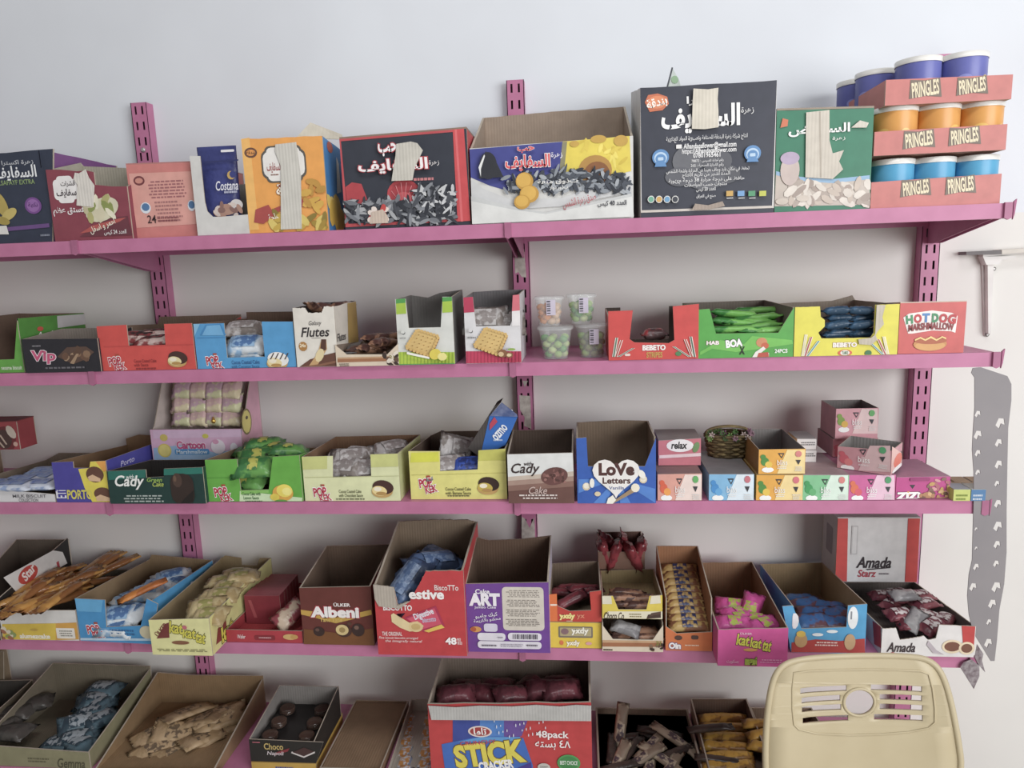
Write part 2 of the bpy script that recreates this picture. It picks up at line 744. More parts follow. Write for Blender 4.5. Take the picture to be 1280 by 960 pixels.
WALLM = mat('#dfe3e9', .9, 'paint', '#d7dae0', 3.0)
mb = MB()
WALLC = mat('#e3e0db', .9, 'paint', '#dbd8d3', 3.0)  # light pattern put into the wall colour: cooler above, creamier below
mb.box(-3.2, 3.0, WALLY, WALLY + .12, EYE + .072, 3.0, WALLM)
mb.box(-3.2, 3.0, WALLY, WALLY + .12, 0, EYE + .072, WALLC)
structure('wall_back', mb)
mb = MB()
mb.box(-3.2, 3.0, -3.0, WALLY + .12, -.1, 0, mat('#b9b3a8', .5, 'paint', '#a9a398', 6.0))
structure('floor', mb)
mb = MB()
mb.box(-3.32, -3.2, -3.0, WALLY + .12, 0, 3.0, mat('#d8d8d6', .9, 'paint', '#cfcfce', 3.0))
structure('wall_left', mb)

# ================================================================ pink shelving
PINK = mat('#c2739a', .42, 'paint', '#b86a90', 25.0)
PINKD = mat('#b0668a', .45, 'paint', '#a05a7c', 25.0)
POSTX = [-.935, -.123, .702]
POST_NAMES = ['left', 'middle', 'right']
PW = .036          # width of an upright
PITCH_SLOT = .032
POST_TOP = EYE + .374


def make_post(i):
    root = empty('shelf_upright', (POSTX[i], POSTY, 0))
    tag(root, ['pink slotted steel upright on the left, above the salmon carton',
               'pink slotted steel upright in the middle with peeling paint',
               'pink slotted steel upright on the right, behind the chip cans'][i], 'upright', 'shelf uprights')
    z0, z1 = .05, POST_TOP
    mb = MB()
    h = PW / 2
    sl, sw, g = .017, .0042, .0075        # slot length, width, offset from the centre line
    xs = [-h, -g - sw / 2, -g + sw / 2, g - sw / 2, g + sw / 2, h]
    n = int((z1 - z0) / PITCH_SLOT)
    zz = z1
    for k in range(n):
        a, b = zz - PITCH_SLOT, zz
        s0, s1 = a + (PITCH_SLOT - sl) / 2, b - (PITCH_SLOT - sl) / 2
        for c in range(5):
            if c in (1, 3):
                for q0, q1 in ((a, s0), (s1, b)):
                    mb.face([(xs[c], 0, q0), (xs[c + 1], 0, q0), (xs[c + 1], 0, q1), (xs[c], 0, q1)], PINK)
            else:
                mb.face([(xs[c], 0, a), (xs[c + 1], 0, a), (xs[c + 1], 0, b), (xs[c], 0, b)], PINK)
        zz = a
    mb.build('slotted_face', root)
    for s in (-1, 1):
        mb = MB()
        mb.box(min(s * h, s * (h - .0015)), max(s * h, s * (h - .0015)), 0, .0245, zz, z1, PINK)
        mb.build('side_flange', root)
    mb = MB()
    mb.box(-h + .002, h - .002, .012, .0135, zz, z1, mat('#4a2438', .8))  # dark sheet standing in for the shade behind the slots
    mb.build('slot_shade_strip', root)
    mb = MB()
    mb.lathe([(.0052, 0), (.0052, .002), (.003, .0032)], mat('#c9c4c2', .4, metal=.6), 12, (0, 0, 0))
    screw = mb.build('screw', root)
    screw.rotation_euler = (math.radians(90), 0, 0)
    screw.location = (0, -.0002, z1 - [.098, .075, .05][i])
    return root


posts = [make_post(i) for i in range(3)]
# peeling paint on the middle upright: pale bare patches
BARE = mat('#c9c1b7', .8, 'paint', '#9c8f88', 70.0)


def bare_patch(pts):
    mb = MB()
    p = [at_y(x, y, POSTY) - Vector((POSTX[1], POSTY, 0)) for x, y in pts]
    for q in p:
        q.y = -.0006
        q.x = max(-PW / 2, min(PW / 2, q.x))
    mb.prism(p, (0, .0005, 0), BARE)
    mb.build('peeled_patch', posts[1])


bare_patch([(643, 311), (655, 311), (658, 347), (652, 346), (648, 340), (644, 342)])
bare_patch([(646, 368), (653, 372), (651, 395), (647, 388)])
bare_patch([(649, 494), (663, 495), (664, 536), (655, 532), (656, 522), (650, 512)])
bare_patch([(652, 646), (656, 648), (662, 660), (668, 646), (669, 673), (652, 673)])
bare_patch([(653, 476), (660, 476), (656, 484)])

ROWN = ['top', 'second', 'third', 'fourth', 'lowest']
BAYS = [(-1.78, POSTX[0]), (POSTX[0], POSTX[1]), (POSTX[1], POSTX[2])]
BAYN = ['left of the left upright', 'between the left and middle uprights', 'between the middle and right uprights']
LIPH = .0245
for r in range(5):
    for b in range(3):
        x0, x1 = BAYS[b][0] + .0015, BAYS[b][1] - .0015
        root = empty('shelf_board', ((x0 + x1) / 2, LIP, ZS[r]))
        tag(root, 'pink metal shelf board, %s row, %s' % (ROWN[r], BAYN[b]), 'shelf', 'pink shelf boards')
        w = (x1 - x0) / 2
        mb = MB()
        mb.box(-w, w, .0, POSTY - LIP - .001, -.0012, 0, PINK)
        mb.build('shelf_panel', root)
        mb = MB()
        mb.box(-w, w, -.0015, -.0002, -LIPH, .0, PINK)
        mb.box(-w, w, -.0002, .014, -LIPH, -LIPH + .0012, PINK)
        mb.build('front_lip', root)
        mb = MB()
        mb.box(-w, w, POSTY - LIP - .0025, POSTY - LIP - .001, -LIPH, -.0012, PINK)
        mb.build('back_flange', root)
    for i in range(3):
        root = empty('shelf_bracket', (POSTX[i], LIP, ZS[r]))
        tag(root, 'pink steel bracket under the %s shelf at the %s upright' % (ROWN[r], POST_NAMES[i]), 'bracket', 'shelf brackets')
        D = POSTY - LIP
        for s in (-1, 1):
            mb = MB()
            mb.prism([(s * .006, .016, -.0016), (s * .006, D - .001, -.0016), (s * .006, D - .001, -.058), (s * .006, D - .03, -.058),
                      (s * .006, .016, -.022)], (s * .0015, 0, 0), PINK)
            mb.build('bracket_plate', root)
        mb = MB()
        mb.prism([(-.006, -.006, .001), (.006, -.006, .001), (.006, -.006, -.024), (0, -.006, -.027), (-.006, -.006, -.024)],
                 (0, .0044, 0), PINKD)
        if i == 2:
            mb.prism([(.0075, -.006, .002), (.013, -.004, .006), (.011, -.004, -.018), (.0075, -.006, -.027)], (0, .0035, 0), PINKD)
        mb.build('bracket_tip', root)

# ================================================================ grey perforated strip at the right end
root = empty('perforated_strip', at_y(1238, 640, LIP - .004))
tag(root, 'grey perforated metal strip hanging beside the right shelf ends', 'metal strip')
GREY = mat('#8e888a', .6, 'paint', '#847f82', 9.0)


def uvl(pts, y, o):
    return [((at_y(a, b, y) - o).x, (at_y(a, b, y) - o).z) for a, b in pts]


STRY = LIP - .004
so = Vector(root.location)
outer = [(1238, 826), (1229, 811), (1222, 800), (1216, 790), (1211, 768), (1209, 745), (1211, 718), (1215, 700), (1216, 660), (1217, 625),
         (1217, 590), (1215, 562), (1216, 540), (1218, 510), (1218, 472), (1214, 466), (1216, 460), (1226, 459), (1235, 462), (1247, 466),
         (1259, 470), (1264, 480), (1264, 500), (1260, 535), (1259, 580), (1258, 640), (1258, 690), (1255, 730), (1249, 762), (1246, 800), (1243, 826)]
holes = []
for (x, y, s) in [(1222, 517, 3), (1222, 543, 4), (1222, 566, 3), (1222, 590, 2.5), (1220, 661, 1.6), (1220, 685, 1.6), (1220, 708, 3), (1216, 733, 3.6),
                  (1250, 528, 4.6), (1248, 553, 3.6), (1248, 580, 3.8), (1246, 604, 2.6), (1247, 629, 3.6), (1247, 657, 4.4), (1246, 680, 3.4),
                  (1245, 704, 3), (1245, 733, 4.6), (1240, 754, 4), (1236, 777, 2.6), (1235, 803, 4)]:
    s *= 1.3
    holes.append([(x - s, y + s * .6), (x - s * .3, y - s * .9), (x + s * .8, y - s * .8), (x + s, y + s * .5), (x + s * .2, y + s * .2), (x - s * .2, y + s * 1.3)])
plate('perforated_sheet', uvl(outer, STRY, so), [uvl(h, STRY, so) for h in holes], .0015, GREY, root)
# torn metal end plate under the fourth shelf
root = empty('torn_end_plate', at_y(1218, 846, LIP - .007))
tag(root, 'crumpled dark metal end plate under the fourth shelf tip', 'metal plate')
so = Vector(root.location)
TM = mat('#7a6a72', .35, 'paint', '#b9b2b6', 120.0, .5)
plate('plate_sheet', uvl([(1200, 834), (1217, 861), (1224, 845), (1224, 832), (1214, 824), (1204, 828)], LIP - .007, so), [], .0015, TM, root)
plate('torn_strip', uvl([(1224, 832), (1232, 841), (1228, 826), (1230, 818), (1222, 806), (1219, 822)], LIP - .009, so), [], .0012, TM, root)

# ================================================================ white wall bracket with board, far right
wy = WALLY
root = empty('wall_bracket', at_y(1232, 420, wy))
tag(root, 'white pressed steel bracket with board end on right wall', 'bracket')
so = Vector(root.location)
WM = mat('#dedad6', .4, 'paint', '#cfcac6', 20.0)


def rel(x, y, yy):
    return at_y(x, y, yy) - so


def slab(name, pts, y0, y1, m):
    mb = MB()
    mb.prism([rel(a, b, wy) + Vector((0, y0, 0)) for a, b in pts], (0, y1 - y0, 0), m)
    return mb.build(name, root)


slab('wall_leg', [(1229, 419), (1234, 421), (1241, 330), (1226, 330)], -.004, -.0005, WM)
slab('rib', [(1230, 416), (1233, 417), (1237, 326), (1229, 326)], -.016, -.0045, WM)
slab('gusset', [(1226, 331), (1241, 331), (1246, 325), (1262, 322), (1262, 320), (1222, 321)], -.02, -.0005, WM)
slab('arm', [(1222, 321), (1280, 316), (1280, 312), (1222, 318)], -.02, -.0005, WM)
slab('dark_board_end', [(1198, 319), (1241, 318), (1241, 313), (1198, 315)], -.03, -.0005, mat('#6f6a6a', .6))
slab('pale_board', [(1241.5, 318), (1300, 314), (1300, 309), (1241.5, 312.5)], -.03, -.0005, mat('#d4cdc2', .6))
for px_, py_ in ((1232, 418), (1240.5, 336)):
    mb = MB()
    mb.lathe([(.004, 0), (.004, .002), (.002, .003)], mat('#8d8a88', .4, metal=.7), 10)
    s = mb.build('screw', root)
    s.rotation_euler = (math.radians(90), 0, 0)
    s.location = rel(px_, py_, wy) + Vector((0, -.0045, 0))
# ================================================================ TOP SHELF
# navy carton with purple side, far left
b = B('nut_carton', 'navy carton with purple side at the far left of the top shelf', 'carton', 0,
      [(-62, 306), (65, 300), (66, 186), (-62, 196)], d=.012, depth=.225, out='#30384c', inn=GREYCARD, oR='#7d4a86', t=.004, jag=.002,
      art=[('t', '#c9ccd2', 'زهرة اكسترا', 2, 200, 42, 207), ('t', '#eef0f2', 'السفايف', -8, 207, 46, 226, {'b': .02}),
           ('t', '#8fa86a', 'ALSAFAYF EXTRA', -6, 225, 44, 231),
           ('e', '#b9a24c', 2, 256, 7, 17, 20), ('e', '#cbb660', 12, 268, 11, 6, 30), ('e', '#a8933f', 4, 276, 9, 5, -15),
           ('e', '#7c4a93', 42, 257, 10.5, 10.5), ('e', '#9a68ad', 42, 257, 8, 8), ('t', '#5d3275', 'نكهة', 36, 253, 48, 260),
           ('p', '#6d4a86', [(10, 289), (65, 284), (65, 279), (10, 284)]), ('p', '#e2e0da', [(-4, 293), (12, 293), (9, 282), (-4, 283)]),
           ('l', '#8c93a3', 50, 292, 64, 296, 1)])
tear(b, [(63, 209), (66, 209), (66, 187), (64, 190)], '#cfcac8')
# maroon pistachio carton
b = B('nut_carton', 'maroon carton with pistachios and torn white tape on the top shelf', 'carton', 0,
      [(69, 300), (166, 296), (158, 233), (140, 233), (119, 231), (117, 215), (108, 213), (96, 214), (75, 212), (60, 212)], d=.006, depth=.1, out='#8f3f4e', inn='#a9a291',
      back=[(150, 214), (105, 208), (60, 206)], t=.003,
      art=[('r', '#f0ecea', 67, 224, 97, 250, 5), ('r', '#f0ecea', 72, 220, 92, 254, 4), ('t', '#40343a', 'قشرات', 76, 226, 94, 234), ('t', '#40343a', 'سفايف', 71, 236, 96, 247, {'b': .02}),
           ('t', '#f5efee', 'فستق عظم', 67, 258, 106, 270, {'b': .02}),
           ('p', '#6f3440', [(100, 296), (166, 294), (160, 270), (140, 272), (118, 284)]), ('p', '#b8544f', [(100, 292), (118, 289), (150, 277), (158, 272), (150, 273), (116, 282)]),
           ('e', '#d9d3b4', 128, 262, 22, 14, 20), ('s', '#d9d3b4', 108, 248, 148, 274, 16, 8, 4, ['#d8cfae', '#e9e2c8', '#b5b06f', '#c9be97', '#8f9a4f']),
           ('t', '#f3ecd8', 'احمر و اسفل', 112, 278, 146, 288, {'rot': 18}), ('t', '#f3ecea', 'العدد 24 كيس', 131, 287, 159, 294)])
tear(b, [(97, 257), (118, 259), (119, 232), (112, 222), (108, 212), (100, 217), (95, 216), (93, 224), (98, 231)], '#dcd6cd')
# salmon carton
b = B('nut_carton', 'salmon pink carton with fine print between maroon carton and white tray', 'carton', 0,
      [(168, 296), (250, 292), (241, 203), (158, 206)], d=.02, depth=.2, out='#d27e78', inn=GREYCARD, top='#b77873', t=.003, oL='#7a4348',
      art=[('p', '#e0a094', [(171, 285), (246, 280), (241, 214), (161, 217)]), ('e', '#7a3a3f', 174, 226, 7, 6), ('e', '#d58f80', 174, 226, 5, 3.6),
           ('l', '#a5676a', 182, 226, 236, 247, 6), ('l', '#ad7472', 192, 251, 230, 277, 6),
           ('e', '#dfe6ee', 182.5, 260, 6.5, 7), ('e', '#4f7aa8', 182.5, 259, 5, 5), ('e', '#dfe6ee', 240, 257, 5, 7), ('e', '#4f7aa8', 240, 256, 4, 5),
           ('t', '#3b2529', '24', 185, 269, 196, 279, {'b': .01}), ('l', '#8b4b50', 197, 271, 226, 277, 2)])
# white display tray with navy pouch
b = B('display_tray', 'white cut-away tray holding a navy pouch on the top shelf', 'display box', 0,
      [(247, 291), (312, 288), (310, 268), (276, 271), (266, 271), (259, 264), (256, 252), (250, 195), (237, 195)], d=.004, depth=.1, out='#d5d3cf', inn='#a7a49c', bh=.10, t=.002,
      sideL=[(0, .139), (1, .139)])
pr = empty('snack_pouch', on_plane(279, 272, b.o + b.uy * .03, b.n))
tag(pr, 'navy stand-up pouch with crescent in the white tray', 'pouch')
mb = MB()
NAVY = mat('#39407f', .35, 'wrap', '#333a76', 20.0)
w0, w1, hh = .036, .038, .128
rings = []
for k in range(9):
    tt = k / 8
    wd = w0 + (w1 - w0) * tt
    th = .018 * (1 - tt) ** .7 + .0008
    rings.append([(wd * math.cos(a), th * math.sin(a), tt * hh) for a in [2 * math.pi * q / 20 for q in range(20)]])
vv = [p for r_ in rings for p in r_]
mb.raw(vv, [[i * 20 + q, i * 20 + (q + 1) % 20, (i + 1) * 20 + (q + 1) % 20, (i + 1) * 20 + q] for i in range(8) for q in range(20)], NAVY, True)
mb.face(rings[-1], NAVY)
mb.face(rings[0][::-1], NAVY)
mb.build('pouch_body', pr)
pf = Face(pr, Vector(pr.location) + Vector((0, -.0195, 0)), (1, 0, 0), (0, 0, 1), (0, -1, 0))
pf.art([('p', '#2d3368', [(256, 204), (298, 201), (298, 199), (256, 202)]), ('r', '#e5e3e6', 276, 187, 293, 190, 1.2),
        ('e', '#c7a255', 289, 219, 5, 5.5), ('e', '#39407f', 291, 218, 4, 4.5), ('t', '#e6e6ee', 'Costana', 270, 226, 298, 238, {'sh': .2}), ('l', '#b9bbd0', 278, 238, 300, 242, 1),
        ('e', '#b98f7c', 283, 262, 13, 7), ('e', '#d8d2d0', 296, 256, 8, 7), ('s', '#b98f7c', 270, 250, 302, 270, 12, 5, 3.4, ['#b48a78', '#d9c8bf', '#8f6a62'])])
# orange carton with blue side
b = B('nut_carton', 'orange carton with blue right side and a long strip of torn tape', 'carton', 0,
      [(312, 288), (411, 285), (399, 170), (299, 174)], d=.004, depth=.16, out='#f0a443', inn='#b5aa98', oR='#3f86c6', t=.004, jag=.0015, bh=.15,
      art=[('p', '#f4b95c', [(312, 288), (324, 287), (312, 172), (299, 174)]), ('e', '#6d4a3c', 313.5, 191, 8, 6.5), ('e', '#e89a45', 313.5, 191, 6, 4), ('t', '#4b352d', 'بندقة', 308, 188, 319, 194),
           ('r', '#5d5a55', 327, 187, 383, 223, 8), ('r', '#5d5a55', 332, 182, 378, 228, 6), ('r', '#ece8e2', 329, 189, 381, 221, 8), ('r', '#ece8e2', 334, 184, 376, 226, 6), ('t', '#a5423f', 'السفايف', 334, 203, 352, 216, {'b': .02}), ('l', '#8b5a4b', 338, 217, 350, 220, 1),
           ('p', '#b04a45', [(318, 278), (330, 280), (352, 262), (402, 256), (400, 246), (366, 251), (340, 262), (336, 256), (320, 262)]),
           ('t', '#f6ecd8', 'حبة', 346, 230, 366, 248, {'b': .03, 'ol': '#8f3b2a', 'ow': .03}), ('t', '#f7efe0', 'مملحة', 336, 266, 352, 274, {'rot': 15}),
           ('s', '#c8a236', 340, 270, 408, 284, 22, 9, 4, ['#c9a638', '#a98a2b', '#dcc35e', '#8f7a2c']), ('s', '#c8a236', 380, 226, 406, 262, 10, 8, 4, ['#d8aa3c', '#c49233'])],
      artR=[('e', '#c8583f', 412, 184, 3.5, 7), ('p', '#e9e3da', [(421, 242), (426, 240), (423, 205), (420, 196)]), ('s', '#e6b93a', 409, 250, 428, 280, 9, 5, 4, ['#e6b93a', '#f0cf63'])])
tear(b, [(352, 287), (378, 286), (377, 222), (371, 178), (345, 181), (345, 190), (352, 208)], '#cdc9bf')
mb = MB()
f0, f1, f2, f3 = [b.front.Mi @ at_y(x, y, yy) for x, y, yy in ((369, 173, LIP + .07), (388, 153, LIP + .1), (427, 168, LIP + .12), (428, 174, LIP + .12))]
mb.prism([f0, f1, f2, f3], (0, .003, 0), mat('#c9c0ae', .9, 'card'))
mb.build('top_flap', b.root)
# black and red seed carton
b = B('nut_carton', 'black carton with red edges, red fan and striped seeds', 'carton', 0,
      [(432, 284), (588, 276), (579, 161), (422, 174)], d=.006, depth=.16, out='#333743', inn='#a39a8c', top='#8c7565', oR='#c4484d', t=.004,
      art=[('p', '#c24a50', [(432, 284), (436, 284), (426, 174), (422, 174)]), ('p', '#c24a50', [(432, 284), (588, 276), (588, 273), (432, 280)]), ('p', '#c24a50', [(422, 177), (579, 164), (579, 161), (422, 174)]),
           ('p', '#d0474c', [(572, 277), (588, 276), (580, 161), (566, 162)]), ('p', '#e0666a', [(576, 277), (579, 277), (571, 162), (568.5, 162)]),
           ('p', '#b83f47', [(434, 254), (462, 256), (452, 230), (440, 228), (432, 234)]), ('e', '#b83f47', 505, 243, 21, 19), ('e', '#a8363f', 505, 243, 17, 15), ('e', '#c8535a', 505, 250, 12, 10)] +
          [('p', '#e08a8d', [(505, 259), (505 + 20 * math.cos(a) + .5, 258 - 30 * math.sin(a)), (505 + 20 * math.cos(a) - .5, 258 - 30 * math.sin(a))]) for a in [math.pi * k / 9 for k in range(10)]] +
          [('s', '#c9cacc', 434, 252, 568, 277, 190, 8.5, 2.3, ['#a9abae', '#4a4d55', '#74777e', '#2c2f38', '#8d9096', '#3a3d46']),
           ('s', '#c9cacc', 520, 234, 568, 262, 70, 7.5, 2, ['#c9cacc', '#4a4d55', '#85888f', '#2c2f38']),
           ('t', '#f4f0f0', 'حب', 474, 180, 498, 196, {'b': .03, 'ol': '#b83f47', 'ow': .05}), ('t', '#f4f0f0', 'السفايف', 449, 199, 536, 217, {'b': .03, 'ol': '#b83f47', 'ow': .05}),
           ('t', '#d8d2d2', 'زهرة', 537, 201, 550, 208), ('l', '#c87a7d', 515, 222, 548, 227, 1), ('s', '#d95a54', 462, 260, 486, 276, 14, 4, 3, ['#c8433f', '#e8d9cf', '#b53a39'])])
tear(b, [(491, 227), (517, 226), (520, 210), (530, 189), (523, 180), (515, 178), (497, 181), (496, 196)], '#c9c4b8')
tear(b, [(464, 280), (487, 279), (486, 270), (480, 262), (466, 266)], '#cdb9a8')
# sunflower carton, open
b = B('nut_carton', 'open carton with sunflower print, blue and yellow over white', 'carton', 0,
      [(591, 281), (792, 271), (787, 170), (581, 186)], d=.006, depth=.2, out='#d9d8d4', inn='#a08c7a', t=.004, jag=.0012,
      back=[(777, 134), (690, 140), (602, 148)],
      art=[('p', '#454a94', [(584, 222), (612, 232), (640, 240), (700, 225), (706, 177), (581, 187)]), ('p', '#e6cf3c', [(698, 232), (789, 214), (787, 170), (704, 177)]),
           ('p', '#8f8a6a', [(698, 226), (704, 226), (709, 177), (703, 177.5)]), ('s', '#d8b02e', 716, 178, 782, 212, 18, 8, 2.4, ['#f0dc58', '#d9bd2f', '#e3c93a']), ('e', '#b98a3a', 744, 213, 21, 19), ('e', '#8f5a2f', 746, 217, 16, 15), ('e', '#c9a03a', 748, 174, 10, 5), ('e', '#c9a03a', 776, 176, 9, 7), ('e', '#caa23c', 718, 180, 6, 4),
           ('p', '#cfcfcf', [(584, 224), (604, 236), (640, 250), (700, 248), (789, 220), (790, 240), (700, 258), (640, 262), (586, 250)]),
           ('s', '#5a5f68', 655, 218, 786, 240, 190, 7, 2.1, ['#4e545e', '#8d939b', '#30353f', '#a9aeb4', '#414651']), ('s', '#5a5f68', 690, 212, 750, 222, 30, 7, 2, ['#4e545e', '#30353f', '#8d939b']),
           ('s', '#4e545e', 632, 222, 660, 240, 30, 6, 2, ['#4e545e', '#30353f', '#8d939b']),
           ('p', '#c9cac9', [(586, 246), (640, 258), (682, 266), (790, 242), (791, 262), (588, 275)]), ('p', '#dcdcd9', [(586, 252), (640, 262), (682, 268), (790, 246), (792, 271), (591, 281)]),
           ('t', '#e2575a', 'حب', 647, 184, 668, 192, {'b': .03, 'ol': '#f2e6e6', 'ow': .03}), ('t', '#e2575a', 'السفايف', 632, 194, 688, 214, {'b': .03, 'ol': '#f2ecec', 'ow': .04}), ('t', '#e8e4ea', 'زهرة', 689, 191, 703, 199),
           ('t', '#f1efe9', 'تذوق متعة', 672, 224, 722, 231), ('t', '#f1efe9', 'بذور دوار', 687, 232, 710, 238),
           ('e', '#c9972f', 656, 227, 11, 11), ('e', '#e0b043', 655, 226, 9, 9), ('e', '#c9972f', 662, 243, 12, 11), ('e', '#e0b043', 661, 242, 9.5, 9), ('e', '#c9972f', 653, 253, 10, 9), ('e', '#e0b043', 653, 252, 8, 7),
           ('t', '#b8555b', 'صدق زهرة الشمس', 703, 246, 745, 258, {'rot': 12}), ('t', '#40414a', 'العدد 40 كيس', 747, 251, 783, 259, {'b': .02}),
           ('e', '#2d2f37', 611, 208, 11, 17), ('p', '#2d2f37', [(600, 205), (608, 190), (622, 205), (630, 222), (600, 224)]), ('p', '#e8e8e6', [(602, 222), (599, 210), (606, 194), (607, 196), (602, 212)])])
# large black carton
b = B('nut_carton', 'large black carton with white Arabic print and blue round seals', 'carton', 0,
      [(801, 266), (967, 260), (974, 100), (797, 110)], d=.004, depth=.21, out='#3a3d4a', inn=GREYCARD, t=.004, jag=.0015, oL='#cfccc8', top=None,
      back=[(968, 104), (790, 116)],
      art=[('p', '#e6e2df', [(965, 260), (967.5, 260), (974, 100), (971, 100)]), ('p', '#e2deda', [(799, 266), (802, 266), (799.5, 110), (797, 110)]), ('p', '#cfc6bd', [(801, 266), (966, 260), (966, 257), (801, 263)]),
           ('p', '#d0714b', [(806, 128), (810, 119), (822, 117), (834, 121), (836, 130), (828, 138), (812, 140)]), ('e', '#e48a5c', 821, 128, 12, 8), ('t', '#fff2e6', 'بندقة', 808, 122, 834, 136, {'b': .03, 'rot': 12}),
           ('t', '#f4f3f2', 'زهرا', 858, 120, 886, 132, {'b': .03}), ('t', '#f4f3f2', 'السفايف', 826, 131, 925, 166, {'b': .035}), ('t', '#d9d8d8', 'زهرة', 926, 134, 942, 143),
           ('e', '#6b6c72', 860, 200, 20, 18, 20), ('e', '#5c5d64', 895, 200, 20, 15, -10), ('e', '#62636a', 850, 221, 19, 12), ('e', '#595a61', 905, 218, 20, 12), ('e', '#66676e', 882, 225, 24, 12),
           ('t', '#dedddd', 'انتاج شركة زهرة البندقة للصناعة وتعبئة المواد الغذائية', 832, 169, 934, 177),
           ('r', '#e8e6e4', 845, 181, 852, 186, .8), ('t', '#efeeee', 'Alhandaqaflower@gmail.com', 854, 178, 920, 187, {'b': .02}), ('t', '#efeeee', 'https://Alhandaqaflower.com', 852, 185, 920, 193, {'b': .02}), ('t', '#efeeee', '07801965461', 866, 191, 900, 197, {'b': .02}),
           ('t', '#e3e2e2', 'رقم اجازة تاسيس : 78872', 864, 199, 904, 204), ('t', '#e3e2e2', 'رقم الاجازة الصحية : 265', 863, 204.5, 904, 210),
           ('t', '#e3e2e2', 'تحفظ في مكان بارد وجاف بعيدا عن الحرارة واشعة الشمس', 832, 210, 936, 217), ('t', '#e3e2e2', 'المدة اشهر من تاريخ الانتاج', 852, 216, 912, 222), ('t', '#e3e2e2', 'حافظ على درجة حرارة 38 درجة مئوية', 835, 222, 930, 229), ('t', '#e3e2e2', 'منتجات حسب المواصفات', 855, 228, 908, 234), ('t', '#e3e2e2', 'العدد 20 كيس', 870, 234, 894, 240), ('t', '#e3e2e2', 'صنع في العراق', 870, 243, 894, 249),
           ('e', '#5d8fc4', 825.5, 197, 10.5, 10), ('e', '#b9d3ea', 825.5, 198, 8, 7.5), ('e', '#5d8fc4', 825.5, 199, 6.5, 6), ('p', '#5d8fc4', [(818, 209), (833, 208.5), (831, 203), (820, 203)]), ('r', '#b9d3ea', 822, 197, 829, 201, 1),
           ('e', '#5d8fc4', 940, 192, 10.5, 10), ('e', '#b9d3ea', 940, 193, 8, 7.5), ('e', '#5d8fc4', 940, 194, 6.5, 6), ('p', '#5d8fc4', [(932.5, 203), (947.5, 202.5), (945.5, 198), (934.5, 198)]), ('r', '#b9d3ea', 936.5, 192, 943.5, 196, 1)] +
          [('e', '#e5e3df', x, 249.5, 4.4, 4.6) for x in (813.5, 823.5, 833.5, 843.5)] + [('e', c, x, 249.5, 3.4, 3.6) for x, c in ((813.5, '#6fae94'), (823.5, '#d2a453'), (833.5, '#6ea3cc'), (843.5, '#3f424c'))] +
          [('r', c, x, 239, x + 8.5, 245.5) for x, c in ((907, '#c9a04d'), (921, '#6f9fcf'), (934.5, '#4f9a6e'), (948, '#c2c542'))] + [('l', '#d6d5d3', x, 247, x + 9, 249, 1) for x in (907, 921, 934.5)],
      )
tear(b, [(864, 162), (880, 162.5), (897, 160), (897, 140), (896, 125), (897, 111), (884, 113), (866, 112), (865, 130)], '#d8d0c0')
tear(b, [(864, 263), (886, 262), (905, 258), (902, 252), (884, 257), (868, 255)], '#a8988c')
pr = empty('snack_bag', at_y(842, 125, LIP + .10))
tag(pr, 'white and green bag corner sticking up out of the black carton', 'bag')
mb = MB()
q = [at_y(x, y, LIP + .10) - Vector(pr.location) for x, y in ((828, 128), (856, 128), (849, 100), (840, 84))]
mb.prism(q, (0, .006, 0), mat('#c3cbc6', .35, 'wrap', '#b7c0ba', 30.0))
mb.build('bag_film', pr)
mb = MB()
q = [at_y(x, y, LIP + .0992) - Vector(pr.location) for x, y in ((828, 128), (830, 128), (841.5, 84.5), (839.5, 84))]
mb.prism(q, (0, .0006, 0), mat('#4a4d55', .4))
q = [at_y(843.5 + 4.5 * math.cos(a), 99.5 + 5 * math.sin(a), LIP + .0992) - Vector(pr.location) for a in [k * math.pi / 6 for k in range(12)]]
mb.prism(q, (0, .0006, 0), mat('#8fb08a', .4))
mb.build('printed_mark', pr)
# green carton
b = B('nut_carton', 'worn green carton with torn liner and almond print beside chip cans', 'carton', 0,
      [(968, 258), (1087, 256), (1089, 135), (975, 138)], d=.01, depth=.1, out='#2f7d5f', inn=CARD, t=.004, jag=.0012, top='#9a8a78',
      art=[('p', '#c4b7ab', [(968, 258), (1087, 256), (1087, 220), (1040, 225), (1000, 222), (970, 214)]), ('p', '#8fb4d4', [(970, 219), (1000, 226), (1040, 229), (1087, 224), (1087, 219), (1040, 224), (1000, 221), (970, 214)]),
           ('s', '#c4b7ab', 985, 228, 1086, 254, 55, 9, 4.5, ['#d6cbbf', '#b3a498', '#e0d6ca', '#a8978c', '#c9b9aa']), ('p', '#d0714b', [(975, 160), (978, 148), (985, 150), (984, 158)]),
           ('t', '#f2f1ee', 'السفايض', 985, 155, 1062, 170, {'b': .03}), ('t', '#e6e4df', 'زهرة', 1040, 171, 1056, 176),
           ('e', '#c8b6ae', 987, 213, 12, 19), ('e', '#b7a3bd', 987, 198, 12, 8), ('e', '#d0c3b5', 977, 252, 8, 4), ('e', '#d0c3b5', 1003, 248, 8, 4)])
tear(b, [(1006, 222), (1040, 224), (1053, 212), (1048, 202), (1054, 188), (1040, 192), (1036, 176), (1036, 138), (1007, 141)], '#d2c9bb')
tear(b, [(1024, 222), (1026, 222), (1025, 140), (1023, 140)], '#b9aea0')
tear(b, [(1063, 160), (1082, 160), (1085, 154), (1074, 151)], '#d8d0c3')

# ---------------------------------------------------------------- chip cans in salmon trays
CANM = {'blue': ('#4fa8d2', '#4298c8'), 'orange': ('#e2a045', '#d8933a'), 'purple': ('#6a6fb8', '#6065ae')}
CR_, CH_ = .0352, .078
LIDM = mat('#e9e6e0', .3)


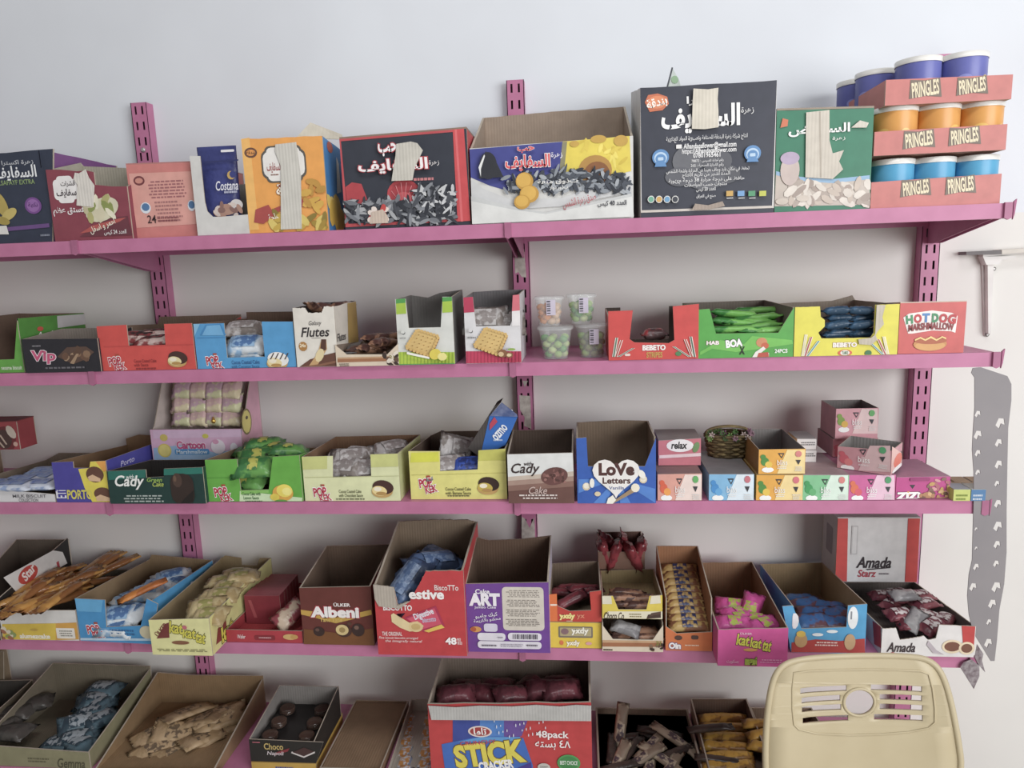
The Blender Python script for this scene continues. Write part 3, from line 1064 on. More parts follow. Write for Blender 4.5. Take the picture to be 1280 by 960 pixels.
def can_set(colr):
    c1, c2 = CANM[colr]
    mb = MB()
    mb.lathe([(CR_ - .001, 0), (CR_, .002), (CR_, CH_ - .007)], mat(c1, .35, 'print', c2, 25.0), 32)
    body = mb.build('can_body')
    mb = MB()
    mb.lathe([(CR_ + .0012, CH_ - .0095), (CR_ + .0014, CH_ - .001), (CR_ - .002, CH_), (CR_ - .004, CH_ - .0025), (.0005, CH_ - .0025)], LIDM, 32)
    lid = mb.build('lid')
    mb = MB()                          # printed foil label: a pale chip on the wrap
    R = CR_ + .0003
    for a0, z0_, ra, rz, colx in ((-62, .032, 14, .008, '#e6c76a'), (-120, .035, 18, .007, {'blue': '#d9eaf2', 'orange': '#f3c45a', 'purple': '#8f93d6'}[colr])):
        pts = []
        for k in range(16):
            t = 2 * math.pi * k / 16
            aa = math.radians(a0 + ra * math.cos(t))
            pts.append((R * math.cos(aa), R * math.sin(aa), z0_ + rz * math.sin(t)))
        c = Vector(pts[0])
        ctr = (R * math.cos(math.radians(a0)), R * math.sin(math.radians(a0)), z0_)
        for k in range(16):
            mb.face([ctr, pts[k], pts[(k + 1) % 16]], mat(colx, .35))
    art_ = mb.build('printed_artwork')
    ds = [o.data for o in (body, lid, art_)]
    for o in (body, lid, art_):
        bpy.data.objects.remove(o)
    return ds


CANS = {k: can_set(k) for k in CANM}


def chip_can(colr, x, y, z, rz, label, group):
    r_ = empty('chip_can', (x, y, z), math.radians(rz))
    tag(r_, label, 'can', group)
    for nm, me in zip(('can_body', 'lid', 'printed_artwork'), CANS[colr]):
        link(nm, me, r_)


def bow_tie(x0, y0, x1, y1, sl):
    xm = (x0 + x1) / 2
    k = (x1 - x0)
    g = '#77685a'
    return [('p', g, [(x0 - 1, y1 + 1), (xm, y1 - 1.5 + sl / 2), (x1 + 1, y1 + 1 + sl), (x1 - 1, y0 + sl), (xm, y0 + 2 + sl / 2), (x0 + 1, y0)]),
            ('t', '#e8d9b4', 'PRINGLES', x0 + 2.5, (y0 + 2.5 + sl / 2), x1 - 2.5, (y1 - 1 + sl / 2), {'b': .03, 'rot': math.degrees(math.atan2(-sl, k)) + 2.2})]


TR = '#c9746d'
trays = []
zt = ZS[0] + .0006
TYAW = 0
specs = [([(1088, 257), (1250, 247), (1251, 217), (1089, 228)], 'bottom', 'blue', [(1126, 225, 1163, 246, -3), (1182, 221, 1219, 243, -3)]),
         ([(1092, 195), (1257, 187), (1259, 155), (1092, 165)], 'middle', 'orange', [(1129, 164, 1168, 186, -3), (1186, 160, 1225, 182, -3)]),
         ([(1106, 132), (1264, 124), (1265, 93), (1106, 100)], 'top', 'purple', [(1137, 100, 1176, 123, -3), (1196, 97, 1234, 119, -3)])]
for k, (fp, nm, colr, ties) in enumerate(specs):
    art_ = []
    for q in ties:
        art_ += bow_tie(*q)
    z_ = at_y(fp[0][0], (fp[0][1] + fp[1][1]) / 2, LIP + .012).z if k else zt
    mid_ = at_y((fp[0][0] + fp[1][0]) / 2, (fp[0][1] + fp[1][1]) / 2, LIP + .012)
    z_ = mid_.z if k else zt
    tb = B('can_tray', 'salmon cardboard tray of small chip cans, %s of the stack of three' % nm, 'tray', 0, fp, d=.012, depth=.228, yaw=0,
           out=TR, inn='#b98a76', t=.003, bh=.04, z0=z_, art=art_, group='chip can trays')
    trays.append((tb, z_))
for k, colr, px0 in ((0, 'blue', (1113, 1163, 1216)), (1, 'orange', (1117, 1169, 1222))):
    tb, z_ = trays[k]
    nm = ['bottom', 'middle'][k]
    for q, px in enumerate(px0):
        p = at_y(px, [212, 148][k], LIP + .012 + .045)
        for rr in range(2):
            chip_can(colr, p.x, LIP + .0535 + rr * .0742, z_ + .0035, (-20, 60, 10)[q] + rr * 40,
                     '%s chip can with white lid, %s, in the %s tray' % ({'blue': 'sky blue', 'orange': 'orange'}[colr], ['left column', 'middle column', 'right column'][q], nm) if rr == 0 else
                     '%s chip can in the second row of the %s tray, %s' % ({'blue': 'sky blue', 'orange': 'orange'}[colr], nm, ['left column', 'middle column', 'right column'][q]), 'chip cans, %s tray' % nm)
tb, z_ = trays[2]
for px, yy, colr, rz, lab in ((1203, .046, 'purple', 10, 'violet chip can at the right end of the top tray'), (1147, .058, 'purple', 35, 'violet chip can second from right in the top tray'),
                              (1096, .128, 'purple', -25, 'violet chip can behind the left corner of the top tray'), (1072, .192, 'purple', 0, 'violet chip can at the back left of the top tray')):
    p = at_y(px, 100, LIP + yy + .01)
    chip_can(colr, p.x, LIP + yy + .01, z_ + .0035, rz, lab, 'chip cans, top tray')
# ================================================================ SECOND SHELF
# packets used on several shelves
packet_kind('cake_red', .085, .055, .028, '#8c3a3c', '#c9b0a8', '#3a2a2a')
packet_kind('cake_blue', .085, .055, .028, '#8fb4d6', '#d6dde2', '#4c74a8')
packet_kind('cake_silver', .085, .055, .028, '#b9b4b2', '#7d736d', '#8c8380')
packet_kind('cake_green', .085, .055, .028, '#34743a', '#5f9a44', '#b9b84a', bandw=.22)
packet_kind('bar_brown', .075, .024, .016, '#54352d', '#a5785c')
packet_kind('candy_green', .1, .022, .014, '#2f7d2c', '#6fb54a')
packet_kind('candy_blue', .05, .02, .014, '#335a7a', '#27465f')
packet_kind('candy_red', .05, .035, .02, '#a8383c', '#6a4f50', '#4f4446')

# green carton with side window, far left
b = B('biscuit_box', 'green biscuit box with white label on its side, far left of second shelf', 'display box', 1,
      [(-60, 468), (31, 467), (29, 398), (16, 401), (18, 449), (-40, 451), (-40, 402), (-60, 402)], d=.006, depth=.19, out='#5fa63a', inn=DARKCARD, oR='#4d8f33',
      back=[(111, 391), (40, 392), (-20, 393)],
      art=[('t', '#e6efd8', 'sesame biscuit', 2, 457, 28, 462)],
      artR=[('p', '#c9c8c6', [(72, 410), (109, 405), (110, 392), (71, 395)]), ('t', '#e9e9e2', 'Ayala', 45, 414, 70, 424, {'sh': .3}), ('e', '#c9503c', 50, 411, 4, 3)])
# black box with pralines
b = B('chocolate_box', 'black low box with pink cursive lettering and praline picture', 'display box', 1,
      [(33, 467), (127, 466), (122, 423), (29, 424)], d=-.006, depth=.11, out='#25232b', inn='#8c8178', back=[(124, 410), (36, 412)],
      art=[('t', '#c9527a', 'Vip', 40, 438, 70, 455, {'b': .03, 'ol': '#f2e6ea', 'ow': .035, 'sh': .1}), ('l', '#8d8a90', 40, 431, 52, 434, 1),
           ('p', '#5b4338', [(72, 446), (84, 434), (108, 433), (118, 440), (108, 449), (92, 455)]),
           ('s', '#7a5a46', 82, 436, 110, 448, 12, 4.5, 4, ['#8a6a50', '#5d4232', '#a5876a', '#6d4d3a']), ('p', '#a5876a', [(88, 454), (96, 442), (99, 442), (93, 455)]), ('l', '#6d6a70', 56, 458, 108, 461, 1)])


def notch_box(label, front, out, art, **kw):
    return B('cake_box', label, 'display box', kw.pop('row', 1), front, out=out, art=art, **kw)


def pop_logo(x, y, s=1.0):
    s *= 1.2
    x, y = x - 1, y - 2
    return [('t', '#c2334a', 'POP', x, y, x + 13 * s, y + 9 * s, {'b': .035, 'ol': '#fbf7f7', 'ow': .06, 'rot': 6}),
            ('t', '#c2334a', 'KEK', x + 6 * s, y + 7 * s, x + 18 * s, y + 14 * s, {'b': .03, 'ol': '#fbf7f7', 'ow': .06, 'rot': 12}), ('r', '#b0482f', x + 7 * s, y - 3 * s, x + 11 * s, y - 1 * s, .6)]


def cake_pic(x, y, s=1.0, top='#4a2c26', fill='#e8d9a0'):
    return [('e', '#c9a05a', x, y + 3 * s, 12 * s, 7 * s), ('e', top, x + 1 * s, y - 2 * s, 12 * s, 8 * s, -8), ('e', fill, x - 3 * s, y + 2 * s, 8.5 * s, 5.5 * s, -10), ('e', '#f4ead0', x - 5 * s, y - 0 * s, 4.5 * s, 2.6 * s), ('e', '#b98f4a', x - 1 * s, y + 5 * s, 6 * s, 2 * s)]


# red cake box
b = notch_box('red cake box with a square notch at the front, second shelf',
              [(128, 466), (246, 465), (240, 404), (205, 405), (207, 432), (161, 433), (158, 406), (122, 408)], '#d64a43',
              [('p', '#c94440', [(130, 433), (242, 430), (242, 431), (130, 434)]), ('p', '#e87a70', [(152, 466), (240, 465), (240, 461), (152, 463)])] + pop_logo(137, 448) +
              [('t', '#8f2a2e', 'Cocoa Coated Cake', 168, 449, 196, 453), ('t', '#8f2a2e', 'with Sauce', 168, 454, 186, 458), ('l', '#8f2a2e', 168, 459, 198, 462, 1)] + cake_pic(222, 449),
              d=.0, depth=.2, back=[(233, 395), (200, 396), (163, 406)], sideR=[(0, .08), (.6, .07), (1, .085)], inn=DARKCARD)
pks('cake_red', b, [(178, 424, .05, (10, 5, 10)), (196, 421, .07, (-8, 0, 30)), (172, 428, .09, (0, 10, -20)), (195, 429, .04, (0, -5, 5)), (185, 434, .06, (0, 0, 70))],
    'dark red foil cake packet in the red cake box', 'packets in the red cake box')
# blue cake box
b = notch_box('light blue cake box with notch on the second shelf beside white tall box',
              [(248, 466), (371, 463), (366, 402), (327, 402), (331, 446), (284, 447), (280, 404), (241, 405)], '#4f9fd6',
              [('p', '#3f8cc6', [(246, 422), (283, 421), (283, 422), (246, 423)]), ('p', '#83c0e6', [(243, 421), (250, 405), (242, 405)]), ('p', '#3f8cc6', [(250, 419), (257, 406), (276, 405), (283, 419)]), ('p', '#6fb2e0', [(253, 419), (259, 407), (275, 406), (280, 419)])] + pop_logo(259, 447) +
              [('t', '#2f5f94', 'Cocoa Coated Cake', 290, 450, 325, 455), ('t', '#2f5f94', 'with Coconut Sauce', 290, 456, 325, 460)] + cake_pic(347, 451, 1.1, '#f2f0ec', '#ecd9a0') +
              [('p', '#4a3a36', [(338 + k * 6, 449), (342 + k * 6, 441), (343.5 + k * 6, 441), (339.5 + k * 6, 449)]) for k in range(4)],
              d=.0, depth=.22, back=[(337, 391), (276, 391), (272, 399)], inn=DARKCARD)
pks('cake_silver', b, [(305, 412, .07, (20, 0, 15)), (290, 418, .09, (0, 10, -10)), (318, 420, .1, (10, 0, 40))], 'silver cake packet on top inside the light blue cake box', 'silver packets in the blue cake box')
pks('cake_blue', b, [(308, 432, .035, (35, 0, 8)), (295, 438, .05, (20, 0, -15)), (320, 428, .06, (25, 5, 20)), (310, 442, .04, (10, 0, 0))], 'blue and white cake packet in the light blue cake box', 'blue packets in the blue cake box')
# tall white wafer box
b = B('wafer_box', 'tall white box with gold back and dark cursive lettering', 'display box', 1,
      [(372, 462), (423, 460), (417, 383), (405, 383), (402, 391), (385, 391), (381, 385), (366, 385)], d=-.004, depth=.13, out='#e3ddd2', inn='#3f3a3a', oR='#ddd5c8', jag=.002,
      back=[(452, 376), (410, 378)],
      art=[('t', '#2f2a2c', 'Galaxy', 386, 401, 402, 408, {'sh': .3, 'b': .0}), ('t', '#2f2a2c', 'Flutes', 376, 409, 412, 421, {'sh': .25, 'b': .015}), ('l', '#8a8580', 388, 422, 402, 423, 1),
           ('e', '#b5803a', 379, 433, 5.5, 6), ('t', '#fff2d0', '24x', 375, 429.5, 383, 434, {'b': .02}),
           ('p', '#6b4334', [(375, 461), (388, 449), (405, 444), (421, 440), (423, 460)]), ('p', '#c9a06a', [(386, 461), (398, 440), (402, 424), (408, 424), (409, 436), (398, 455), (392, 461)]), ('p', '#5a372b', [(400, 441), (402, 424), (408, 424), (408, 437)]), ('e', '#e6d2a0', 400, 444, 5, 9, -25), ('p', '#8d6048', [(375, 461), (400, 455), (423, 450), (423, 453), (398, 459)])],
      artR=[('p', '#b8964a', [(436, 455), (456, 430), (452, 376), (434, 379)]), ('t', '#4a4446', 'Flutes', 421, 416, 432, 426, {'sh': .2})])
pks('bar_brown', b, [(398, 389, .05, (0, 30, 80)), (412, 385, .08, (20, 10, 60)), (428, 382, .1, (0, 0, 80))], 'dark foil wafer stick in the tall white box', 'sticks in the tall white box')
# low cream box with brown bars
b = B('chocolate_box', 'low cream and brown box of chocolate bars beside tall white box', 'display box', 1,
      [(421, 460), (499, 458), (496, 429), (490, 430), (484, 443), (433, 443), (428, 431), (421, 431)], d=-.008, depth=.16, out='#dccab2', inn='#8a7868', bh=.03,
      art=[('p', '#a56f4a', [(422, 453), (498, 451), (497, 447), (422, 449)]), ('p', '#c49a72', [(422, 449), (497, 447), (497, 445), (422, 447)]), ('s', '#5a4438', 480, 442, 497, 457, 12, 4, 2.5, ['#6a4f40', '#e8dccb', '#3f2f28']), ('l', '#5a4a40', 424, 454, 438, 458, 2), ('t', '#8f8a3a', '21', 487, 444, 493, 448)])
pks('bar_brown', b, [(474, 428, .03, (0, 0, 85)), (486, 428, .05, (0, 8, 80)), (462, 434, .05, (15, 0, 75)), (480, 434, .06, (0, 0, 90)), (468, 422, .09, (10, 0, 70)), (488, 421, .1, (0, 0, 60)), (456, 437, .04, (0, 0, 10))],
    'brown chocolate bar packet in the low cream box', 'bars in the low cream box')
mb = MB()
q = [b.front.Mi @ at_y(x, y, LIP + yy) for x, y, yy in ((431, 442, .01), (446, 441, .02), (452, 427, .09), (436, 432, .07))]
mb.prism(q, (0, 0, .0015), mat('#6f6a6a', .6))
mb.build('tray_flap', b.root)


# twin white biscuit boxes
def biscuit_face(x, y, jam):
    a = []
    n = 9
    pts = [(x - 22, y + 6), (x - 8, y - 16), (x + 19, y - 8), (x + 8, y + 17)]
    a.append(('p', '#a8702f', [(p[0] + 1, p[1] + 3) for p in pts]))
    a.append(('p', '#e0bd72', pts))
    for e in range(4):
        p0, p1 = pts[e], pts[(e + 1) % 4]
        for k in range(7):
            t = (k + .5) / 7
            a.append(('e', '#dcb568', p0[0] + (p1[0] - p0[0]) * t, p0[1] + (p1[1] - p0[1]) * t, 2.1, 2.0))
    for i in range(1, 5):
        for j in range(1, 5):
            s, t = i / 5, j / 5
            px = pts[0][0] * (1 - s) * (1 - t) + pts[1][0] * s * (1 - t) + pts[2][0] * s * t + pts[3][0] * (1 - s) * t
            py = pts[0][1] * (1 - s) * (1 - t) + pts[1][1] * s * (1 - t) + pts[2][1] * s * t + pts[3][1] * (1 - s) * t
            a.append(('e', '#a87f3c', px, py, .9, .8))
    return a


def stripes(c1, c2, x0, x1, y0, y1, n):
    return [('p', c1, [(x0, y1), (x1, y1), (x1, y0), (x0, y0)])] + [('p', c2, [(x0 + (x1 - x0) * (k + .3) / n, y1), (x0 + (x1 - x0) * (k + .6) / n, y1), (x0 + (x1 - x0) * (k + .6) / n, y0), (x0 + (x1 - x0) * (k + .3) / n, y0)]) for k in range(n)]


b = B('biscuit_box', 'white and lime green biscuit box with lemon picture and tall posts', 'display box', 1,
      [(499, 459), (569, 457), (565, 371), (553, 371), (551, 409), (511, 410), (507, 373), (495, 374)], d=-.006, depth=.12, out='#d9dad4', inn='#7f7c78', oR='#6f6d6a', oL='#d9dad4',
      back=[(578, 362), (550, 366), (535, 372), (508, 369)],
      art=[('p', '#a8c832', [(495.5, 393), (508, 392), (507, 378), (495, 379)]), ('p', '#4f9f4a', [(495, 379.5), (507, 378.5), (507, 373), (495, 374)]), ('p', '#a8c832', [(553, 391), (566, 390), (566, 376), (553, 377)]), ('p', '#4f9f4a', [(553, 377), (566, 376), (565, 371), (553, 371.5)])] +
      stripes('#b4d02f', '#9aba2c', 498.5, 569, 440, 455, 16) + [('p', '#4f9f4a', [(499, 459), (569, 457), (569, 453.5), (499, 455)])] + biscuit_face(530, 428, 0) +
      [('e', '#e3cf3f', 545, 442, 7.5, 6.5, 30), ('e', '#f0e58a', 554, 445, 6, 5), ('p', '#f2efe6', [(510, 442), (538, 448), (538, 445.5), (510, 439)]), ('e', '#555555', 505.5, 415.5, 2.5, 2.5), ('e', '#d9dad4', 505, 414.5, 2.4, 2.4), ('l', '#777777', 501, 421, 510, 423, 1)])
b = B('biscuit_box', 'white and crimson biscuit box with nut picture and tall posts', 'display box', 1,
      [(583, 457), (652, 455), (650, 368), (641, 369), (638, 407), (595, 408), (591, 371), (579, 372)], d=-.006, depth=.12, out='#dcdadc', inn='#7f7c7e', oR='#cfcdd0',
      back=[(646, 362), (620, 363), (590, 365)],
      art=[('p', '#c2375a', [(579, 391), (593, 390), (591, 371), (579, 372)]), ('p', '#d86d7a', [(640, 389), (651, 388), (650, 368), (641, 369)]), ('p', '#e8e4e4', [(640, 408), (651, 407), (651, 388), (640, 389)])] +
      stripes('#c8385c', '#b53053', 582.5, 652, 439, 456.5, 16) + biscuit_face(615, 426, 0) + [('e', '#8f5f3c', 629, 441, 6, 5), ('e', '#d9b98a', 627, 442, 3.5, 3), ('e', '#8f5f3c', 637, 443, 5, 3.6), ('e', '#e6cf9f', 637, 443, 3, 2), ('e', '#8fae4a', 640, 436, 5, 1.6),
      ('e', '#555555', 589.5, 413.5, 2.5, 2.5), ('e', '#dcdadc', 589, 412.5, 2.4, 2.4), ('l', '#777777', 584, 420, 596, 423, 1)])
pks('cake_silver', b, [(607, 400, .03, (60, 0, 0)), (628, 404, .04, (50, 0, 10)), (618, 412, .03, (40, 0, 0))], 'silver biscuit packet in the white and crimson box', 'packets in the crimson box')


# clear cups with lids
FILM = mat('#e8ecec', .1, 'film')
JELLY = {'orange': '#e08a3c', 'pink': '#d8b08c', 'green': '#8fb84a', 'lime': '#b3c979', 'olive': '#7f8a3c', 'leaf': '#4f9a36'}


def clear_cup(px, py, d, rt, rb, h, cols, label, z=None, barcode=True, lidflat=True):
    z = ZS[1] + .0008 if z is None else z
    p = at_y(px, py, LIP + d)
    root = empty('sweet_cup', (p.x, LIP + d, z))
    tag(root, label, 'cup', 'clear cups of sweets')

    def sq(r, zz, n=20, e=3.2):
        o = []
        for k in range(n):
            a = 2 * math.pi * (k + .5) / n
            c, s = math.cos(a), math.sin(a)
            o.append((r * math.copysign(abs(c) ** (2 / e), c), r * math.copysign(abs(s) ** (2 / e), s), zz))
        return o
    mb = MB()
    rings = [sq(rb, 0), sq(rb + (rt - rb) * .5, h * .5), sq(rt, h)]
    vv = [q for r_ in rings for q in r_]
    mb.raw(vv, [[i * 20 + q, i * 20 + (q + 1) % 20, (i + 1) * 20 + (q + 1) % 20, (i + 1) * 20 + q] for i in range(2) for q in range(20)], FILM, True)
    mb.face(rings[0][::-1], FILM)
    mb.build('cup_wall', root)
    mb = MB()
    r1 = [sq(rt + .0025, h - .002), sq(rt + .003, h + .001), sq(rt + .001, h + .004), sq(rt * .8, h + .0045)]
    vv = [q for r_ in r1 for q in r_]
    mb.raw(vv, [[i * 20 + q, i * 20 + (q + 1) % 20, (i + 1) * 20 + (q + 1) % 20, (i + 1) * 20 + q] for i in range(3) for q in range(20)], FILM, True)
    mb.face(r1[-1], FILM)
    mb.build('lid', root)
    rnd = random.Random(int(px))
    n = 0
    for lay in range(4):
        zz = .007 + lay * h * .17
        rr = rb + (rt - rb) * (zz / h) - .008
        for k in range(5):
            a = k * 1.2566 + lay * .6
            mb = MB()
            s = .0085
            pr_ = [(0.001, -s * .8), (s * .75, -s * .55), (s, 0), (s * .75, s * .55), (.001, s * .8)]
            c_ = (rr * math.cos(a), rr * math.sin(a), zz + rnd.random() * .003)
            col = cols[(n + (k > 2)) % len(cols)] if len(cols) > 2 else (cols[0] if c_[0] < 0 else cols[-1])
            mb.lathe(pr_, mat(col, .4, 'print', None, 60), 8, c_)
            mb.build('sweet', root)
            n += 1
    if barcode:
        mb = MB()
        w = .0085
        x0 = .004
        f_ = rb + (rt - rb) * .72 + .001
        zc = h * .68
        mb.prism([(x0 - w, -f_, zc - .014), (x0 + w, -f_, zc - .014), (x0 + w, -f_ - .004, zc + .014), (x0 - w, -f_ - .004, zc + .014)], (0, .0004, 0), mat('#cfc6d8', .6))
        for k in range(6):
            zz = zc - .011 + k * .0042
            yo = -f_ - .0006 - .004 * (zz - zc + .014) / .028
            mb.box(x0 - w * .85, x0 - w * .1, yo, yo + .0002, zz, zz + .0017 + (k % 2) * .0008, mat('#4a4650', .6))
        mb.build('price_label', root)
    return root, z + h + .0048


_, zt1 = clear_cup(695, 449, .05, .031, .022, .056, [JELLY['lime'], JELLY['leaf'], JELLY['green']], 'clear lidded cup of pale green sweets at lower left of four cups', barcode=False)
_, zt2 = clear_cup(740, 446, .06, .029, .021, .058, [JELLY['olive'], JELLY['green'], '#6f7a35'], 'clear lidded cup of olive sweets at lower right of four cups')
clear_cup(687, 400, .055, .026, .019, .050, [JELLY['orange'], JELLY['pink']], 'clear lidded cup of orange and peach sweets, upper left', z=zt1)
clear_cup(727, 397, .062, .026, .019, .050, [JELLY['leaf'], JELLY['green'], '#c9d98f'], 'clear lidded cup of green sweets, upper right', z=zt2)


def sticks(x, y, cols, fan=(-14, 0, 16), ln=26, w=2.0):
    a = []
    for k, (c, f) in enumerate(zip(cols, fan)):
        dx = math.tan(math.radians(f)) * ln
        for q, cc in enumerate(('#f0e6dc', c)):
            ww = w * (1 if q == 0 else .55)
            a.append(('p', cc, [(x + k * 3 - ww, y), (x + k * 3 + ww, y), (x + k * 3 + dx + ww, y - ln + abs(f) * .5), (x + k * 3 + dx - ww, y - ln + abs(f) * .5)]))
    return a


# red candy box, open through to the wall
b = B('candy_box', 'red candy stick box with high posts, open through the middle', 'display box', 1,
      [(761, 449), (873, 448), (868, 380), (841, 383), (843, 425), (836, 429), (793, 428), (787, 424), (791, 388), (764, 389)], d=-.004, depth=.16, out='#d2433f', inn='#6d5d55', bh=.02,
      sideL=[(0, .077), (1, .084)], sideR=[(0, .09), (1, .084)],
      art=[('t', '#f6ece8', 'BEBETO', 803, 431, 832, 438, {'b': .05, 'ol': '#8d2326', 'ow': .03}), ('t', '#c9a04a', 'STRIPES', 808, 440, 828, 447, {'b': .03}), ('r', '#e8d2c8', 781, 442, 788, 445, 1.5), ('e', '#4f8a55', 848, 442, 4, 3)] +
      sticks(767, 446, ['#5f7f6a', '#b5544f', '#4f6a5a'], (8, 14, 34), 28, 1.8) + sticks(862, 446, ['#5f7f6a', '#b5544f', '#4f6a5a'], (-34, -16, -9), 30, 1.8))
for s in (0, 1):
    mb = MB()
    x0, x1 = (b.uL + .002, b.uL + .03) if s == 0 else (b.uR - .032, b.uR - .002)
    mb.box(x0, x1, b.D - .004, b.D - .002, .002, .084, mat('#54463f', .85, 'card'))
    mb.build('back_flap', b.root)
pks('candy_red', b, [(818, 418, .06, (0, 0, 0))], 'single dark red candy packet lying in the open red box', None)
# green candy box
b = B('candy_box', 'green candy box with snake picture packed with green sticks', 'display box', 1,
      [(873, 448), (991, 447), (991, 384), (983, 384), (973, 416), (895, 417), (887, 386), (875, 387)], d=-.004, depth=.2, out='#4fa63e', inn='#7d7468', back=[(955, 375), (878, 378)],
      art=[('p', '#6fbf4a', [(875, 440), (900, 425), (930, 430), (940, 420), (990, 425), (991, 430), (950, 436), (920, 440), (890, 436), (875, 444)]),
           ('t', '#f4ece8', 'HAB', 883, 426, 899, 431, {'b': .05, 'ol': '#8d2a2a', 'ow': .04}), ('t', '#f8f8f4', 'BOA', 907, 424, 928, 434, {'b': .06, 'ol': '#26281f', 'ow': .05, 'rot': 6}), ('t', '#26281f', 'X', 924, 433, 931, 443, {'b': .04}),
           ('e', '#d08a5c', 952, 428, 7, 6), ('e', '#c9603c', 956, 432, 5, 4), ('p', '#e8e4dc', [(940, 447), (944, 440), (954, 433), (957, 436), (950, 442), (961, 441), (961, 446)]), ('p', '#c24f3c', [(946, 447), (948, 441), (960, 440), (961, 446)]), ('t', '#f1f4ec', '24PCS', 968, 436, 984, 441, {'b': .03})])
spots = []
for k in range(5):
    spots.append((918 + (k % 2) * 26, 392 + k * 5.5, .08 - k * .012, (0, 6 * (-1) ** k, 5 * (k - 2))))
pks('candy_green', b, spots + [(955, 413, .02, (0, 0, 4)), (915, 412, .022, (0, 0, -4)), (935, 402, .06, (0, 0, 8)), (920, 398, .09, (0, 0, 0)), (945, 388, .12, (0, 0, -3))], 'long green candy stick packet in the green snake box', 'sticks in the green box')
# yellow candy box
b = B('candy_box', 'yellow candy box with torn window showing blue packets', 'display box', 1,
      [(992, 448), (1121, 447), (1122, 380), (1094, 381), (1092, 416), (1088, 422), (1027, 423), (1023, 416), (1031, 408), (1031, 400), (1026, 396), (1025, 383), (996, 384)], d=-.004, depth=.2, out='#e0d62c', inn='#9c8f80', back=[(1098, 374), (1065, 369), (1040, 376), (985, 379)], jag=.0006,
      art=[('t', '#f6efe6', 'BEBETO', 1041, 428, 1071, 434, {'b': .05, 'ol': '#8d2a2a', 'ow': .04}), ('e', '#d9603c', 1056, 441, 9, 4), ('e', '#e8e4da', 1056, 441, 6, 3.4), ('t', '#4a7a4a', 'TUBES', 1052, 439, 1060, 443), ('e', '#3f7a4a', 1085, 441.5, 4.5, 4)] +
      sticks(1003, 446, ['#e0d9a0', '#b5544f', '#4fa0a0'], (8, 14, 24), 32, 1.8) + sticks(1103, 446, ['#4fa0a0', '#b5544f', '#e0d9a0'], (-26, -16, -9), 30, 1.8))
tear(b, [(1092, 422), (1096, 414), (1104, 405), (1102, 396), (1106, 381), (1110, 381), (1095, 381), (1093, 416)], '#c9bfae')
tear(b, [(1073, 430), (1088, 431), (1096, 424), (1093, 418), (1088, 422), (1072, 424)], '#c4b9a8')
sp = []
for i in range(4):
    for j in range(2):
        sp.append((1046 + j * 30 + (i % 2) * 3, 388 + i * 9, .02 + .01 * (i % 2), (0, random.uniform(-8, 8), random.uniform(-8, 8))))
pks('candy_blue', b, sp + [(1042, 418, .03, (0, 0, 10)), (1075, 417, .03, (0, 0, -8))], 'dark blue candy packet in the yellow box window', 'packets in the yellow box')
# closed red marshmallow box
b = B('candy_box', 'closed coral red box with hot dog picture at the right end', 'box', 1,
      [(1122, 443), (1204, 442), (1207, 377), (1124, 379)], d=.0, depth=.19, out='#cf5a56', inn=CARD, top='#c9b8a6', bh=.074,
      art=[('p', '#f1e6e0', [(1135, 417), (1129, 397), (1136, 392), (1165, 388), (1190, 391), (1197, 395), (1194, 416), (1189, 414), (1165, 413), (1140, 417)]),
           ('t', '#3f8f5f', 'H', 1132, 394, 1141, 405, {'b': .06, 'rot': 6}), ('t', '#c23a3f', 'O', 1142, 392.5, 1152, 404, {'b': .06, 'rot': 4}), ('t', '#4f86c0', 'T', 1152.5, 391.5, 1162, 403, {'b': .06}),
           ('t', '#3f8f5f', 'D', 1164.5, 391.5, 1173, 403, {'b': .06}), ('t', '#c23a3f', 'O', 1173.5, 392, 1184, 403.5, {'b': .06, 'rot': -3}), ('t', '#c23a3f', 'G', 1184.5, 392.5, 1195, 405, {'b': .06, 'rot': -5}),
           ('t', '#8f2f33', 'MARSHMALLOW', 1135, 404, 1192, 413, {'b': .04, 'arc': .25}),
           ('e', '#c98a4a', 1162, 430, 21, 8.5), ('e', '#d9a05a', 1162, 432, 19, 6), ('e', '#b5603a', 1163, 426, 20, 4), ('p', '#f0d080', [(1143, 424), (1150, 421), (1156, 424), (1163, 420), (1170, 424), (1177, 420), (1182, 422), (1182, 424), (1177, 422), (1170, 426), (1163, 422.5), (1156, 426), (1150, 423), (1143, 426)])])
# ================================================================ THIRD SHELF
R3 = 2
packet_kind('tray_blue', .10, .06, .018, '#8fa3c9', '#c9cfdc', '#6a86c2')
packet_kind('marsh_a', .05, .045, .02, '#d9b8b4', '#e6d9b0', None, .25)
packet_kind('marsh_b', .05, .045, .02, '#c9a8b4', '#d9d9a8', None, .25)

